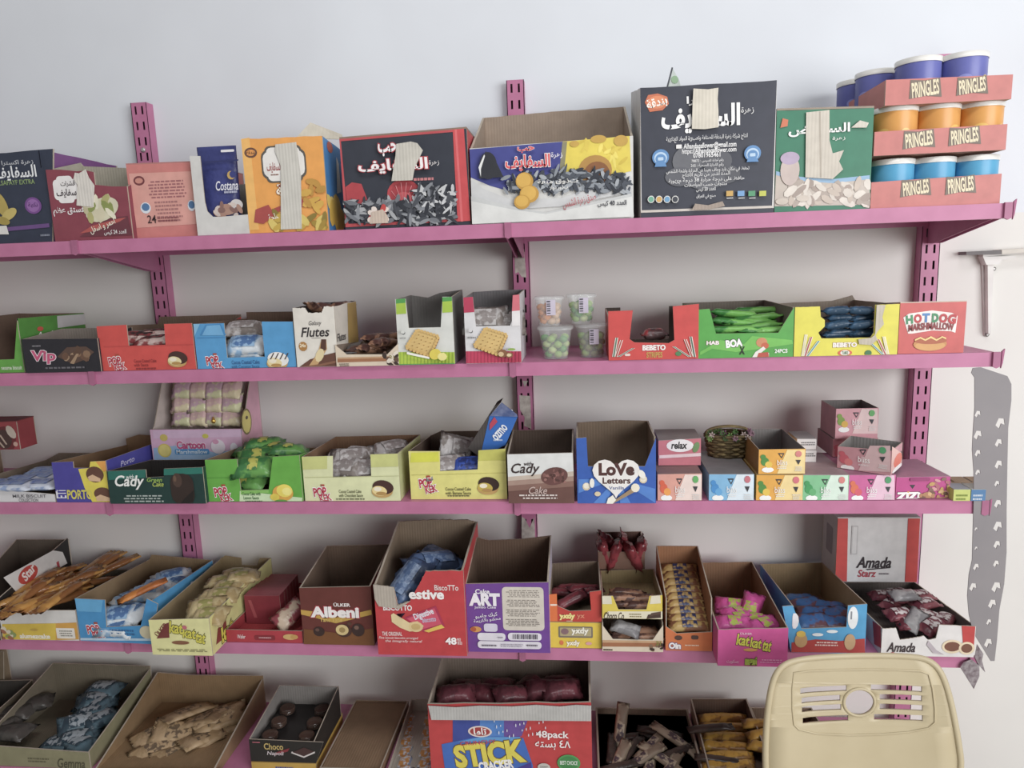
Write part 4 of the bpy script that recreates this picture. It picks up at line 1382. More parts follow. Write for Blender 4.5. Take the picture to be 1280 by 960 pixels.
# white and brown tray of blue packs, far left
b = B('biscuit_tray', 'open white tray of blue biscuit packs at far left of third shelf', 'tray', R3,
      [(-45, 632), (70, 630), (70, 618), (0, 612), (-45, 606)], d=.0, depth=.235, yaw=0, out='#d8d6d8', inn='#8c7b6a', oL='#d8d6d8', back=[(150, 566), (74, 566), (-10, 575)], sideR=[(0, .012), (1, .03)],
      art=[('t', '#6d6a70', 'MILK BISCUIT', 16, 618, 58, 622), ('t', '#6d6a70', 'COLLECTION', 24, 623, 48, 627)])
pks('tray_blue', b, [(22, 607, .02, (0, 0, 0)), (50, 606, .03, (0, 0, 4)), (30, 601, .07, (0, 0, 5)), (55, 597, .09, (4, 0, -6)), (58, 591, .12, (6, 0, 3)), (-5, 606, .04, (0, 0, 0))],
    'blue and white biscuit pack in the far left white tray', 'packs in the white tray')
pw = B('biscuit_carton', 'plain brown carton under the red biscuit box at the far left edge', 'carton', R3, [(-110, 600), (-52, 600), (-52, 566), (-110, 566)], d=.08, depth=.12, out='#8c755f', top='#8c755f')
b = B('biscuit_box', 'dark red biscuit box with sandwich biscuit picture at left edge', 'box', R3, [(-80, 578), (26, 566), (23, 527), (-80, 532)], d=.09, depth=.05, z0=pw.topz + .0025, out='#9c3a3f', inn=CARD, top='#7a2c30',
      art=[('e', '#6d2327', 7, 549, 13, 16), ('e', '#4a2f2a', 5, 549, 10, 12), ('e', '#c9b9a8', 14, 540, 5, 9, 30), ('p', '#b9a28f', [(0, 545), (8, 556), (9.5, 555), (1, 543)]), ('p', '#b9a28f', [(-3, 551), (5, 560), (6.5, 559), (-2, 549)]), ('e', '#c9a08f', 20, 555, 3, 3)])
# blue and yellow box
b = B('cake_box', 'blue and yellow open cake box with brown interior, third shelf', 'display box', R3,
      [(72, 631), (139, 631), (141, 576), (113, 577), (112, 585), (92, 585), (91, 577), (66, 578)], d=-.002, depth=.235, out='#4a44a0', inn='#8d6d4c', oR='#4a48a4',
      back=[(190, 546), (174, 543), (150, 548), (135, 556)],
      art=[('p', '#e6d43a', [(116, 630), (138, 630), (141, 576), (113, 577), (112, 585), (98, 586), (106, 610)]), ('p', '#e8a23c', [(130, 590), (141, 588), (141, 576), (120, 577)]),
           ('t', '#d9cf4a', 'PORTO', 84, 612, 116, 624, {'b': .03, 'sh': .1}), ('t', '#e8e6f2', 'ETi', 72, 611, 82, 624, {'rot': 90, 'b': .02}),
           ('e', '#6a4434', 119, 593, 11, 10), ('p', '#e0b890', [(110, 596), (116, 593), (126, 598), (126, 602), (112, 601)]), ('e', '#6a4434', 129, 617, 11, 8), ('p', '#e0b890', [(120, 621), (126, 618), (138, 622), (138, 626), (122, 626)])],
      artR=[('t', '#c9c6ea', 'Porto', 150, 573, 168, 580, {'sh': .2})])
# teal green dark cake box
b = B('cake_box', 'dark teal box with white cursive lettering and chocolate cake', 'display box', R3,
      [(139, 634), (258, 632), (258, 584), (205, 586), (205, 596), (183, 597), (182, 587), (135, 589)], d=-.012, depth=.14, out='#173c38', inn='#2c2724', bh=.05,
      art=[('p', '#1f6f62', [(136, 600), (182, 597), (182, 587), (135, 589)]), ('p', '#1f7a6a', [(205, 594), (258, 592), (258, 584), (205, 586)]), ('t', '#f3f3ef', 'Cady', 144, 594, 181, 612, {'sh': .3, 'b': .02}), ('t', '#e4e8e4', 'with', 158, 593, 168, 599, {'sh': .2}),
           ('t', '#9cc24f', 'Green', 184, 597, 203, 602, {'sh': .3}), ('t', '#b9c94f', 'Cake', 191, 602, 205, 608, {'sh': .3}), ('l', '#aab5b0', 153, 618, 206, 628, 3),
           ('r', '#33231d', 214, 592, 243, 630, 11), ('e', '#4f3a30', 222, 600, 6, 9), ('e', '#6d5240', 219, 598, 2, 4), ('p', '#1b120f', [(226, 630), (242, 628), (243, 612), (232, 622)])])
spt = B('biscuit_carton', 'plain dark carton under the pastel marshmallow display', 'carton', R3, [(200, 612), (300, 612), (300, 577), (200, 577)], d=.136, depth=.105, out='#3a302b', top='#2c2724')
# pastel marshmallow display
b = B('marshmallow_display', 'pastel pink display box with marshmallow bags behind a low front', 'display box', R3,
      [(192, 577), (305, 577), (303, 536), (191, 537)], d=.135, depth=.1, z0=spt.topz + .0025, out='#e3b6d4', inn='#d8c8c0', oR='#e0a8bc', oL='#dccfc6',
      sideL=[(0, .062), (.15, .075), (.62, .16), (1, .162)], sideR=[(0, .062), (.15, .075), (.62, .16), (1, .162)], bh=.162,
      art=[('p', '#9fc3e6', [(193, 577), (305, 577), (304, 560), (270, 566), (230, 556), (192, 560)]), ('p', '#e6c3e0', [(192, 548), (303, 546), (303, 537), (191, 538)]),
           ('e', '#e6d05a', 206, 563, 8.5, 8.5), ('e', '#f0e07a', 206, 563, 7, 7), ('e', '#d9c45a', 205, 547, 5, 4.5), ('e', '#d9d04a', 257, 545, 4, 3), ('t', '#d2568c', 'Cartoon', 221, 551, 257, 561, {'b': .04, 'ol': '#f6eaf2', 'ow': .05}),
           ('r', '#4f9ad6', 219, 561, 262, 568, 2), ('t', '#dcecf8', 'Marshmallow', 221, 562, 260, 567, {'b': .02}), ('e', '#efe4ee', 273, 558, 9, 9), ('e', '#e0a0c0', 270, 552, 4, 3), ('e', '#efeaf4', 293, 560, 5, 7)],
      artR=[('e', '#8a7a4a', 308, 527, 6.5, 17), ('e', '#e0d070', 308, 527, 5.5, 15), ('e', '#5a4a3a', 308, 522, 1.6, 2.4), ('e', '#8fb4e0', 299, 541, 3, 8)])
k = 0
for i in range(4):
    for j in range(3):
        key = 'marsh_a' if (i + j) % 2 else 'marsh_b'
        pk(key, b, 229 + i * 20, 487 + j * 17, .055 - .006 * j, (62, 0, random.uniform(-6, 6)), 'marshmallow_bag', 'clear bag of pastel marshmallows in the pink display, %s row, %s' % (['top', 'middle', 'bottom'][j], ['leftmost', 'second from left', 'third from left', 'rightmost'][i]), 'marshmallow bags', 'bag')
mb = MB()
mb.lathe([(.001, -.006), (.004, -.004), (.005, 0), (.003, .004), (.001, .009)], mat('#d9a83a', .25, metal=.7), 10, b.front.Mi @ on_plane(267, 526, b.o + b.uy * .03, b.n))
mb.build('gold_tie', b.root)
# green cake box
b = notch_box('lime green cake box overflowing with green packets, third shelf',
              [(262, 631), (379, 628), (376, 569), (341, 571), (336, 612), (301, 613), (296, 574), (258, 575)], '#64b03a',
              [('p', '#58a034', [(259, 597), (299, 596), (299, 597), (259, 598)]), ('p', '#cfe6b8', [(300, 630), (378, 628), (378, 622), (300, 613.5)]), ('p', '#86c25a', [(301, 618), (336, 616), (336, 612), (301, 613)])] + pop_logo(269, 611, 1.05) +
              [('t', '#2f6a2a', 'Cocoa Cake with', 303, 615, 326, 619), ('t', '#2f6a2a', 'Lemon Sauce', 305, 620, 324, 624), ('l', '#3f6a3a', 304, 625, 330, 627, 1)] +
              [('e', '#e0a838', 354, 616, 13, 10), ('e', '#f0dc50', 356, 613, 10, 8), ('e', '#f6ea80', 359, 614, 6, 5), ('e', '#e6cf3a', 344, 621, 6, 4.5), ('e', '#5f9f3a', 352, 626, 8, 2)],
              row=R3, d=.0, depth=.13, back=[(335, 560), (278, 560)], inn='#8f7558')
pks('cake_green', b, [(318, 584, .02, (35, 0, 12)), (310, 600, .03, (40, 0, -10)), (326, 596, .05, (20, 0, 30)), (322, 572, .07, (30, 0, 20)), (345, 562, .10, (5, 0, -8)), (330, 556, .11, (8, 0, 15)), (360, 564, .09, (0, 5, 20)), (315, 566, .1, (10, 0, -30))],
    'green foil cake packet in the lime green cake box', 'packets in the lime green cake box')
# cream cake box
b = notch_box('pale cream cake box of silver packets, between lime green and yellow boxes',
              [(382, 629), (501, 627), (500, 567), (463, 568), (464, 595), (416, 597), (416, 570), (377, 571)], '#dfe2ae',
              [('p', '#cdd07e', [(378, 587), (409, 586), (409, 570), (377, 571)]), ('p', '#cdd07e', [(464, 584), (500, 583), (500, 567), (463, 568)]), ('p', '#b8ba80', [(381, 597), (500, 595), (500, 594.5), (381, 596.4)])] + pop_logo(393, 611, 1.05) +
              [('t', '#5a5a3a', 'Cocoa Coated Cake', 424, 612, 452, 616), ('t', '#5a5a3a', 'with Chocolate Sauce', 424, 617, 454, 621), ('l', '#6a6a4a', 420, 622, 460, 625, 1)] + cake_pic(478, 611, 1.1, '#4a2a24', '#f0d890'),
              row=R3, d=.002, depth=.19, back=[(458, 544), (393, 546)], inn='#8d6a4c', oR='#cfd298')
pks('cake_silver', b, [(440, 574, .05, (40, 0, 15)), (432, 585, .03, (35, 0, -10)), (450, 588, .03, (45, 0, 10)), (425, 590, .04, (30, 0, 30)), (448, 570, .08, (20, 0, -20)), (490, 562, .1, (20, 0, 40)), (430, 572, .09, (10, 0, 0))],
    'silver foil cake packet in the pale cream cake box', 'packets in the pale cream cake box')
# yellow cake box
b = notch_box('yellow cake box with dark banana cake picture beside brown carton',
              [(514, 623), (634, 621), (633, 561), (598, 563), (597, 587), (550, 589), (550, 564), (512, 564)], '#e3dc78',
              [('p', '#dcdc2c', [(513, 578), (549, 577), (548, 565), (514, 566)]), ('p', '#c9c654', [(598, 576), (633, 575), (633, 561), (598, 563)]), ('p', '#c0ba5c', [(514, 594), (634, 591), (634, 590.5), (514, 593.4)])] + pop_logo(525, 600, 1.05) +
              [('t', '#5a5530', 'Cocoa Coated Cake', 557, 609, 589, 613), ('t', '#5a5530', 'with Banana Sauce', 557, 614, 589, 618), ('l', '#6a6540', 558, 618, 590, 621, 1)] + cake_pic(610, 607, 1.1, '#3a241e', '#c9b040'),
              row=R3, d=.01, depth=.19, back=[(630, 538), (550, 539), (536, 545)], inn='#5d4a3c', oR='#cfc86a')
pks('cake_silver', b, [(558, 583, .03, (40, 0, 20)), (572, 560, .1, (70, 20, 40))], 'crumpled silver wrapper in the yellow cake box', 'wrappers in the yellow cake box')
packet_kind('wafer_blue', .075, .05, .02, '#2f4fa8', '#3a5cb8', '#1f2f6a')
pks('wafer_blue', b, [(586, 582, .03, (35, 0, 10)), (575, 587, .04, (30, 0, -20))], 'royal blue packet lying in the yellow cake box', 'blue packets in the yellow cake box')
# leaning blue carton
p0 = at_y(600, 566, LIP + .055)
lean = empty('wafer_carton', p0)
tag(lean, 'open blue carton leaning out of the yellow cake box', 'box')


def leaned(px, py, yy):
    return at_y(px, py, LIP + yy) - p0


fr = [leaned(x, y, .05) for x, y in ((600, 572), (632, 556), (647, 521), (612, 520))]
mb = MB()
mb.prism(fr, (0, .003, 0), mat('#2f6fc4', .4), mat('#6d6560', .8))
mb.build('printed_panel', lean)
mb = MB()
mb.prism([leaned(x, y, .051) for x, y in ((585, 560), (600, 572), (612, 520), (626, 503), (618, 508))], (0, .05, 0), mat('#4c4542', .85, 'card'))
mb.build('inner_panel', lean)
mb = MB()
mb.prism([leaned(x, y, .048) for x, y in ((612, 520), (647, 521), (646, 518), (627, 503))], (0, .002, 0), mat('#4a5a8a', .4, 'print', '#8f98b8', 60.0))
mb.build('end_flap', lean)
lf = Face(lean, p0 + Vector((0, -.006, 0)), (1, 0, 0), (0, 0, 1), (0, -1, 0))
lf.art([('t', '#eef2f8', 'ozmo', 614, 536, 636, 545, {'rot': 48, 'b': .03}), ('l', '#bcd0ea', 616, 548, 630, 552, 1), ('p', '#c23f5a', [(612, 530), (618, 521), (622, 527), (612, 538)]), ('r', '#c9cfdc', 633, 512, 641, 518)])
# brown cake carton
b = B('cake_carton', 'brown and white open carton with dark cursive lettering and round cake', 'carton', R3,
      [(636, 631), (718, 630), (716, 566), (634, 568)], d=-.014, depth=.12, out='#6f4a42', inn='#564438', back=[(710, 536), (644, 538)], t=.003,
      art=[('p', '#dfe0de', [(635, 597), (717, 590), (716, 566), (634, 568)]), ('p', '#c9b8a8', [(635, 602), (717, 596), (717, 589), (635, 596)]), ('p', '#a88a7c', [(635, 608), (717, 602), (717, 595), (635, 601)]), ('p', '#8a665a', [(635, 614), (717, 608), (717, 601), (635, 607)]),
           ('t', '#3a2a28', 'Cady', 639, 579, 675, 595, {'sh': .3, 'b': .015}), ('t', '#3a2a28', 'with', 655, 577, 665, 582, {'sh': .2}),
           ('e', '#6d4440', 693, 595, 17, 11, 10), ('s', '#8a5a54', 680, 587, 706, 604, 26, 2.4, 1.6, ['#8a5a54', '#55332f', '#9c6c64']), ('t', '#c9b0a8', 'Cake', 661, 608, 684, 617, {'sh': .3}), ('l', '#d9ccc6', 649, 617, 697, 624, 2)])
# heart box
b = B('wafer_box', 'royal blue box with a white heart and open front', 'display box', R3,
      [(722, 634), (820, 634), (819, 547), (808, 548), (806, 583), (735, 583), (733, 547), (720, 548)], d=-.015, depth=.14, out='#2f5fb8', inn='#84705c', back=[(803, 526), (775, 525), (718, 528)], t=.003, jag=.0004)
rays = []
for k in range(7):
    a0, a1 = math.radians(15 + k * 48), math.radians(35 + k * 48)
    rays.append((a0, a1))
ra = []
for a0, a1 in rays:
    c = (771, 598)
    e = [c]
    for a in (a0, a1):
        r_ = min(48 / max(1e-3, abs(math.cos(a))), (13 if math.sin(a) < 0 else 34) / max(1e-3, abs(math.sin(a))))
        e.append((c[0] + r_ * math.cos(a), c[1] + r_ * math.sin(a)))
    ra.append(('p', '#4f86d6', e))
hp = []
for k in range(28):
    t = 2 * math.pi * k / 28
    hx = 16 * math.sin(t) ** 3
    hy = 13 * math.cos(t) - 5 * math.cos(2 * t) - 2 * math.cos(3 * t) - math.cos(4 * t)
    hp.append((770 + hx * 1.85, 594 - hy * 1.68))
# the heart rises above the notch: a die-cut panel of its own
mb = MB()
hl = [b.front.loc(*b.front.uv(*q), .0036) for q in hp]
mb.prism(hl, (0, .0016, 0), mat('#eeeae6', .5))
mb.build('heart_panel', b.root)
b.front.art(ra + [('e', '#d9c9a8', 733, 608, 5, 5), ('e', '#eee6d2', 733, 607, 4, 3.6), ('e', '#d9c9a8', 804, 599, 5, 5), ('e', '#eee6d2', 804, 598, 4, 4), ('e', '#d9c9a8', 747, 617, 4, 3)])
b.front.k = 24
b.front.art([('t', '#54302c', 'LoVe', 748, 578, 793, 594, {'b': .05}), ('t', '#54302c', 'Letters', 753, 596, 788, 604, {'b': .03}), ('t', '#5a6a9a', 'Vanilla', 761, 607, 780, 611),
             ('p', '#a58a68', [(762, 630), (766, 631), (797, 612), (793, 607)]), ('e', '#efe6d0', 794, 609, 5.5, 5.5), ('p', '#f0ecdf', [(760, 622), (766, 618), (770, 624), (766, 632), (758, 630)]), ('e', '#f4f0e6', 802, 592, 4, 6, 30), ('e', '#f4f0e6', 740, 603, 3, 6)])

# ---------------------------------------------------------------- small gum boxes
GUMD = .095


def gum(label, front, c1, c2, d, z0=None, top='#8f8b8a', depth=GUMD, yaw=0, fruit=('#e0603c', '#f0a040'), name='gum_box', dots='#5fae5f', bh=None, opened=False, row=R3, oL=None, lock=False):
    (x0, y1), (x1, _), (_, y0b), (_, y0) = front[0], front[1], front[2], front[3]
    w = x1 - x0
    h = y1 - y0
    art = [('p', c2, [(x0 + w * .4, y1), (x1, y1), (x1, y0), (x0 + w * .62, y0)]),
           ('e', '#f2f2f0', x0 + w * .2, y1 - h * .16, w * .13, h * .11), ('e', fruit[0], x0 + w * .14, y0 + h * .5, w * .09, h * .18), ('e', fruit[1], x0 + w * .22, y0 + h * .62, w * .08, h * .14), ('e', fruit[0], x0 + w * .1, y0 + h * .3, w * .06, h * .1),
           ('p', '#3a3a40', [(x0 + w * .42, y0 + h * .14), (x0 + w * .56, y0 + h * .14), (x0 + w * .5, y0 + h * .36)]), ('p', c1, [(x0 + w * .455, y0 + h * .19), (x0 + w * .525, y0 + h * .19), (x0 + w * .49, y0 + h * .29)]),
           ('t', '#f4f2f0', 'bliss', x0 + w * .4, y0 + h * .42, x0 + w * .62, y0 + h * .64, {'b': .0}), ('l', '#f0eeec', x0 + w * .4, y0 + h * .68, x0 + w * .62, y0 + h * .8, 2),
           ('p', '#3a3a40', [(x0 + w * .8, y0 + h * .42), (x0 + w * .91, y0 + h * .42), (x0 + w * .86, y0 + h * .62)]), ('e', dots, x0 + w * .86, y0 + h * .17, w * .07, h * .13), ('l', '#dcdad8', x0 + w * .78, y0 + h * .68, x0 + w * .95, y0 + h * .9, 3)]
    return B(name, label, 'gum box', row, front, d=d, yaw=yaw, depth=depth, out=c1, inn='#8f8b88', top=None if opened else top, z0=z0, art=art, group='small fruit gum boxes', t=.0012, bh=bh, oL=oL)


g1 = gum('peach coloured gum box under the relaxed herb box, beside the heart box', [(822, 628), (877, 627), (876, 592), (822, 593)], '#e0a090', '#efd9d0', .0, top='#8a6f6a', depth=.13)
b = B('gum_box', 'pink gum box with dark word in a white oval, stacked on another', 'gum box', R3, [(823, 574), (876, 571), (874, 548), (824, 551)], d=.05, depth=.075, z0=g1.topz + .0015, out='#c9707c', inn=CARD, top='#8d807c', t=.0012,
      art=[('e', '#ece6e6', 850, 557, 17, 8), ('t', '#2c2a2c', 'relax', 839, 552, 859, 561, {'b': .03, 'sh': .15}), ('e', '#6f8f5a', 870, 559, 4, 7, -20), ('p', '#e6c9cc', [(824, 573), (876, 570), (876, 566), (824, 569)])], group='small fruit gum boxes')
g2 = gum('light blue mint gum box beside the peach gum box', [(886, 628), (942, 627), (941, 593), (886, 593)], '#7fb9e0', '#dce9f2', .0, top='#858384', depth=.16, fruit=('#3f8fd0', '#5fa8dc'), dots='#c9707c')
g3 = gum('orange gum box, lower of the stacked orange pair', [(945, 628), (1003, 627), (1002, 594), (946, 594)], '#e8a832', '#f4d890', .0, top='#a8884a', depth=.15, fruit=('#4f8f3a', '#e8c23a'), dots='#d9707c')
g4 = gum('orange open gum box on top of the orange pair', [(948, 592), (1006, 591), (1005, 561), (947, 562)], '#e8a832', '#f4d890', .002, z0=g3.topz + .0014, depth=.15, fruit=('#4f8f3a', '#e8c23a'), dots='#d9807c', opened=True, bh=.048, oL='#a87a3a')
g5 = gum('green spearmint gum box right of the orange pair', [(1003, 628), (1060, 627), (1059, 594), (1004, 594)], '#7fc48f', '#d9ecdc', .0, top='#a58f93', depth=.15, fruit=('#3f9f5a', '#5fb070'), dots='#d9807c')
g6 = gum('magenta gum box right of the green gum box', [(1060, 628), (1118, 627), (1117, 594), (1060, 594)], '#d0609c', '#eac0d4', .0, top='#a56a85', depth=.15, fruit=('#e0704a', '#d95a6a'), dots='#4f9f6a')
# two flat white boxes behind
zz = g5.topz + .0015
for k in range(2):
    bb = B('gum_box', ['grey white flat gum box, lower of two behind the orange box', 'grey white flat gum box, upper of two behind the orange box'][k], 'gum box', R3,
           [(996, 577 - k * 14), (1020, 577 - k * 14), (1024, 563 - k * 14), (994, 563 - k * 14)], d=.08, depth=.06, z0=zz, out='#d6d3d2', inn=CARD, top='#a09c9a', t=.0012, art=[('l', '#6d6a6c', 1000, 566 - k * 14, 1020, 571 - k * 14, 2)], group='small fruit gum boxes')
    zz = bb.topz + .0015
# wide tilted pink box
g7 = gum('wide greyish pink gum box lying askew over green and magenta boxes', [(1046, 590), (1113, 594), (1110, 563), (1041, 557)], '#c98f98', '#d8b4b6', .015, z0=max(g5.topz, g6.topz) + .0014, depth=.075, yaw=-36, fruit=('#c95a6a', '#d87a7c'), opened=True, dots='#4f9f6a')
g7.right.art([('p', '#e6b8b0', [(1113, 592), (1150, 579), (1147, 550), (1110, 562)]), ('e', '#e0705a', 1122, 575, 5, 8), ('p', '#3a3a40', [(1126, 563), (1133, 561), (1130, 569)]), ('e', '#f0ecea', 1121, 585, 6, 3), ('e', '#4f9f6a', 1142, 556, 3, 4), ('l', '#f2e6e4', 1128, 572, 1138, 582, 3)])
# pink boxes stacked behind
g8 = gum('pink gum box at the bottom of the rear pair behind the askew box', [(1040, 582), (1096, 578), (1096, 548), (1040, 549)], '#c9808c', '#d8b0b4', .115, z0=g5.topz + .0014, depth=.09, oL='#b5808c', fruit=('#c95a6a', '#d87a7c'), top='#9c8a88')
g9 = gum('pink open gum box with flowers, topmost of the third shelf', [(1044, 542), (1097, 541), (1096, 510), (1044, 511)], '#d89aa4', '#e6c8c6', .11, z0=g8.topz + .0014, depth=.085, oL='#c9909c', fruit=('#7f9f3a', '#e0b03a'), opened=True)
# magenta gum box with white letters, turned
b = B('gum_box', 'magenta gum box with big white letters, turned at the right', 'gum box', R3, [(1119, 628), (1186, 626), (1184, 596), (1120, 597)], d=.008, yaw=4, depth=.11, out='#c2488c', inn=CARD, top='#a8748c', t=.0012,
      art=[('p', '#3a3a40', [(1137, 606), (1144, 606), (1140.5, 611)]), ('t', '#f6f0ee', 'ZiZi', 1120, 615, 1150, 625, {'b': .06, 'ol': '#6a2a4a', 'ow': .04}), ('e', '#d9a84a', 1135, 617, 3, 3), ('s', '#c98a8c', 1160, 598, 1186, 620, 20, 3.6, 2.4, ['#d89a9c', '#b56a74', '#8a6a5c', '#c9a05c']), ('s', '#c98a5c', 1150, 614, 1184, 626, 16, 3.6, 2.4, ['#b5855c', '#7a5a4a', '#d8b07c']), ('r', '#9c3a70', 1137, 597, 1162, 601, 1.5)], group='small fruit gum boxes')
# little gum packs at the shelf end
zz = ZS[R3] + .0006
xs0 = [1177, 1190, 1213]
for k, (xa, xb, c, lab) in enumerate(((1191, 1212, '#c6cf6a', 'lime green'), (1213, 1231, '#4f7fae', 'blue'))):
    for r_ in range(4):
        B('gum_pack', '%s gum pack at the right end of third shelf, %s' % (lab, ['frontmost', 'second from front', 'third from front', 'rearmost'][r_]), 'gum pack', R3, [(xa, 632), (xb, 632), (xb, 612), (xa, 612)], d=-.006 + r_ * .036, depth=.034, out=c, inn=CARD, top=['#8c8f98', '#a8a59c', '#7d8a98', '#b0aaa0'][(r_ + k) % 4], t=.001,
          art=[('l', '#8a9a3a' if k == 0 else '#c9d6e4', xa + 3, 617, xb - 3, 626, 2)] if r_ == 0 else (), group='%s gum packs at the shelf end' % lab, no=('base',))

# ---------------------------------------------------------------- wicker basket
p = at_y(910, 577, LIP + .12)
root = empty('wicker_basket', (p.x, LIP + .125, g2.topz + .0012))
tag(root, 'small woven basket with dried flowers behind the blue gum box', 'basket')
mb = MB()
WK = mat('#8f7c4c', .8, 'print', '#5d4c2c', 120.0)
WK2 = mat('#6b5a34', .8, 'print', '#4a3c22', 120.0)
n, hgt = 36, .046
for lay in range(9):
    zz = .003 + lay * hgt / 9
    rr = 1 + .22 * lay / 8
    ring = []
    for k in range(n):
        a = 2 * math.pi * k / n
        wob = .0016 * (1 if (k // 2 + lay) % 2 else -1)
        ring.append(((.036 * rr + wob) * math.cos(a), (.026 * rr + wob) * math.sin(a), zz))
    vv, ff = [], []
    for k in range(n):
        x, y, z = ring[k]
        l_ = math.hypot(x, y)
        for q in range(4):
            t = math.pi / 2 * q
            e = .0028 * math.cos(t)
            vv.append((x * (1 + e / l_), y * (1 + e / l_), z + .0032 * math.sin(t)))
    for k in range(n):
        for q in range(4):
            ff.append([k * 4 + q, ((k + 1) % n) * 4 + q, ((k + 1) % n) * 4 + (q + 1) % 4, k * 4 + (q + 1) % 4])
    mb.raw(vv, ff, WK if lay % 2 else WK2, True)
mb.build('woven_wall', root)
mb = MB()
mb.lathe([(.034, 0), (.034, .003)], WK2, 24)
o = mb.build('base', root)
o.scale = (1, .74, 1)
mb = MB()
vv, ff = [], []
for k in range(19):
    a = math.pi * k / 18
    c = Vector((.042 * math.cos(a), 0, hgt + .013 * math.sin(a)))
    for q in range(6):
        t = math.pi / 3 * q
        vv.append(c + Vector((.003 * math.cos(t) * math.cos(a), .005 * math.sin(t), .003 * math.cos(t) * math.sin(a))))
for k in range(18):
    for q in range(6):
        ff.append([k * 6 + q, (k + 1) * 6 + q, (k + 1) * 6 + (q + 1) % 6, k * 6 + (q + 1) % 6])
mb.raw(vv, ff, WK, True)
mb.build('handle', root)
rnd = random.Random(5)
for k in range(26):
    mb = MB()
    c = Vector((rnd.uniform(-.042, .042), rnd.uniform(-.036, -.005), hgt + rnd.uniform(-.006, .008)))
    col = ['#4f7a3a', '#7a4a6a', '#3f5a2f', '#b9a6a0', '#6f8f4a', '#8f6a7a'][k % 6]
    for q in range(6):
        a = q * math.pi / 3 + k
        s = .007
        tip = c + Vector((s * math.cos(a), -.002, s * math.sin(a)))
        l_ = c + Vector((s * .6 * math.cos(a + .4), -.004, s * .6 * math.sin(a + .4)))
        r2 = c + Vector((s * .6 * math.cos(a - .4), -.004, s * .6 * math.sin(a - .4)))
        mb.face([c, r2, tip, l_], mat(col, .7))
    mb.build(['leaf', 'flower'][k % 2], root)
# ================================================================ FOURTH SHELF
R4 = 3
packet_kind('stick_amber', .14, .032, .014, '#c08a3a', '#8f5a26', None, .12)
packet_kind('cake_beige', .075, .05, .026, '#c0ad7c', '#a8905f', '#98934f', bandw=.35)
packet_kind('pack_red', .08, .05, .05, '#8f2f38', '#a8404a', None)
packet_kind('pack_magenta', .075, .04, .022, '#d0509c', '#b83c84', '#a8b83c', bandw=.3)
packet_kind('pack_maroon', .06, .035, .018, '#6d2a38', '#8f4a52', '#cfc6c4')
packet_kind('pack_grey', .055, .032, .018, '#9d9a9a', '#7d7a7c', None)
packet_kind('pack_blue', .07, .045, .02, '#2f5f96', '#5f3a44', None)
packet_kind('bar_gold', .08, .026, .016, '#c9a860', '#8a5a3a', '#2f3a6a', bandw=.35)
packet_kind('bar_wine', .075, .026, .016, '#7a2a34', '#5a1f28', None)
packet_kind('bottle_pack', .13, .06, .05, '#4a6288', '#2c3a56', '#6f84a4')
packet_kind('pack_orange', .1, .03, .012, '#d9862c', '#b5651f', None)

# far left carton with dark flap
b = B('snack_carton', 'open dark carton with black and white side at far left of fourth shelf', 'carton', R4,
      [(-70, 812), (2, 806), (2, 770), (-70, 780)], d=-.01, depth=.225, out='#2c2726', inn='#5d5044', oR='#23201f', back=[(91, 674), (-10, 674)], t=.003, sideR=[(0, .085), (1, .135)],
      artR=[('p', '#d9d6d2', [(22, 742), (84, 704), (78, 690), (66, 688), (4, 722)]), ('e', '#c23f35', 35, 718, 13, 11), ('t', '#f3e6e0', 'Star', 27, 708, 44, 722, {'rot': 25, 'b': .03}), ('p', '#b5424a', [(72, 712), (75, 711), (73, 701), (70, 703)])])
# white tray with amber sticks
b = B('stick_tray', 'white tray with yellow label piled with amber sticks', 'tray', R4,
      [(4, 801), (99, 800), (98, 763), (2, 763)], d=-.006, depth=.235, out='#d9d7d4', inn='#8c7d6c', bh=.05,
      art=[('p', '#e0c030', [(4, 800), (70, 800), (70, 779), (3, 780)]), ('p', '#d8a03a', [(70, 800), (99, 799), (98, 778), (70, 779)]), ('t', '#f4efe0', 'alumezcake', 25, 792, 63, 798, {'b': .04}), ('r', '#ebe6dc', 71, 785, 94, 798, 1), ('l', '#8a857c', 74, 787, 92, 796, 3), ('s', '#b58a5c', 4, 783, 18, 798, 9, 3.5, 3, ['#8fa05c', '#e6d9c0', '#a86a4a']), ('e', '#c9a63a', 43, 787, 5, 1.6)])
sp = []
for k in range(26):
    yy = .02 + .2 * random.random()
    fx = yy / .22
    x = 14 + 68 * random.random() + fx * 62
    y = 757 - fx * 52 + random.uniform(-6, 5)
    sp.append((x, y, yy, (random.uniform(-10, 10), random.uniform(-12, 8), 70 + random.uniform(-22, 22))))
pks('stick_amber', b, sp, 'amber wrapped stick in the white tray with yellow label', 'amber sticks in the white tray')
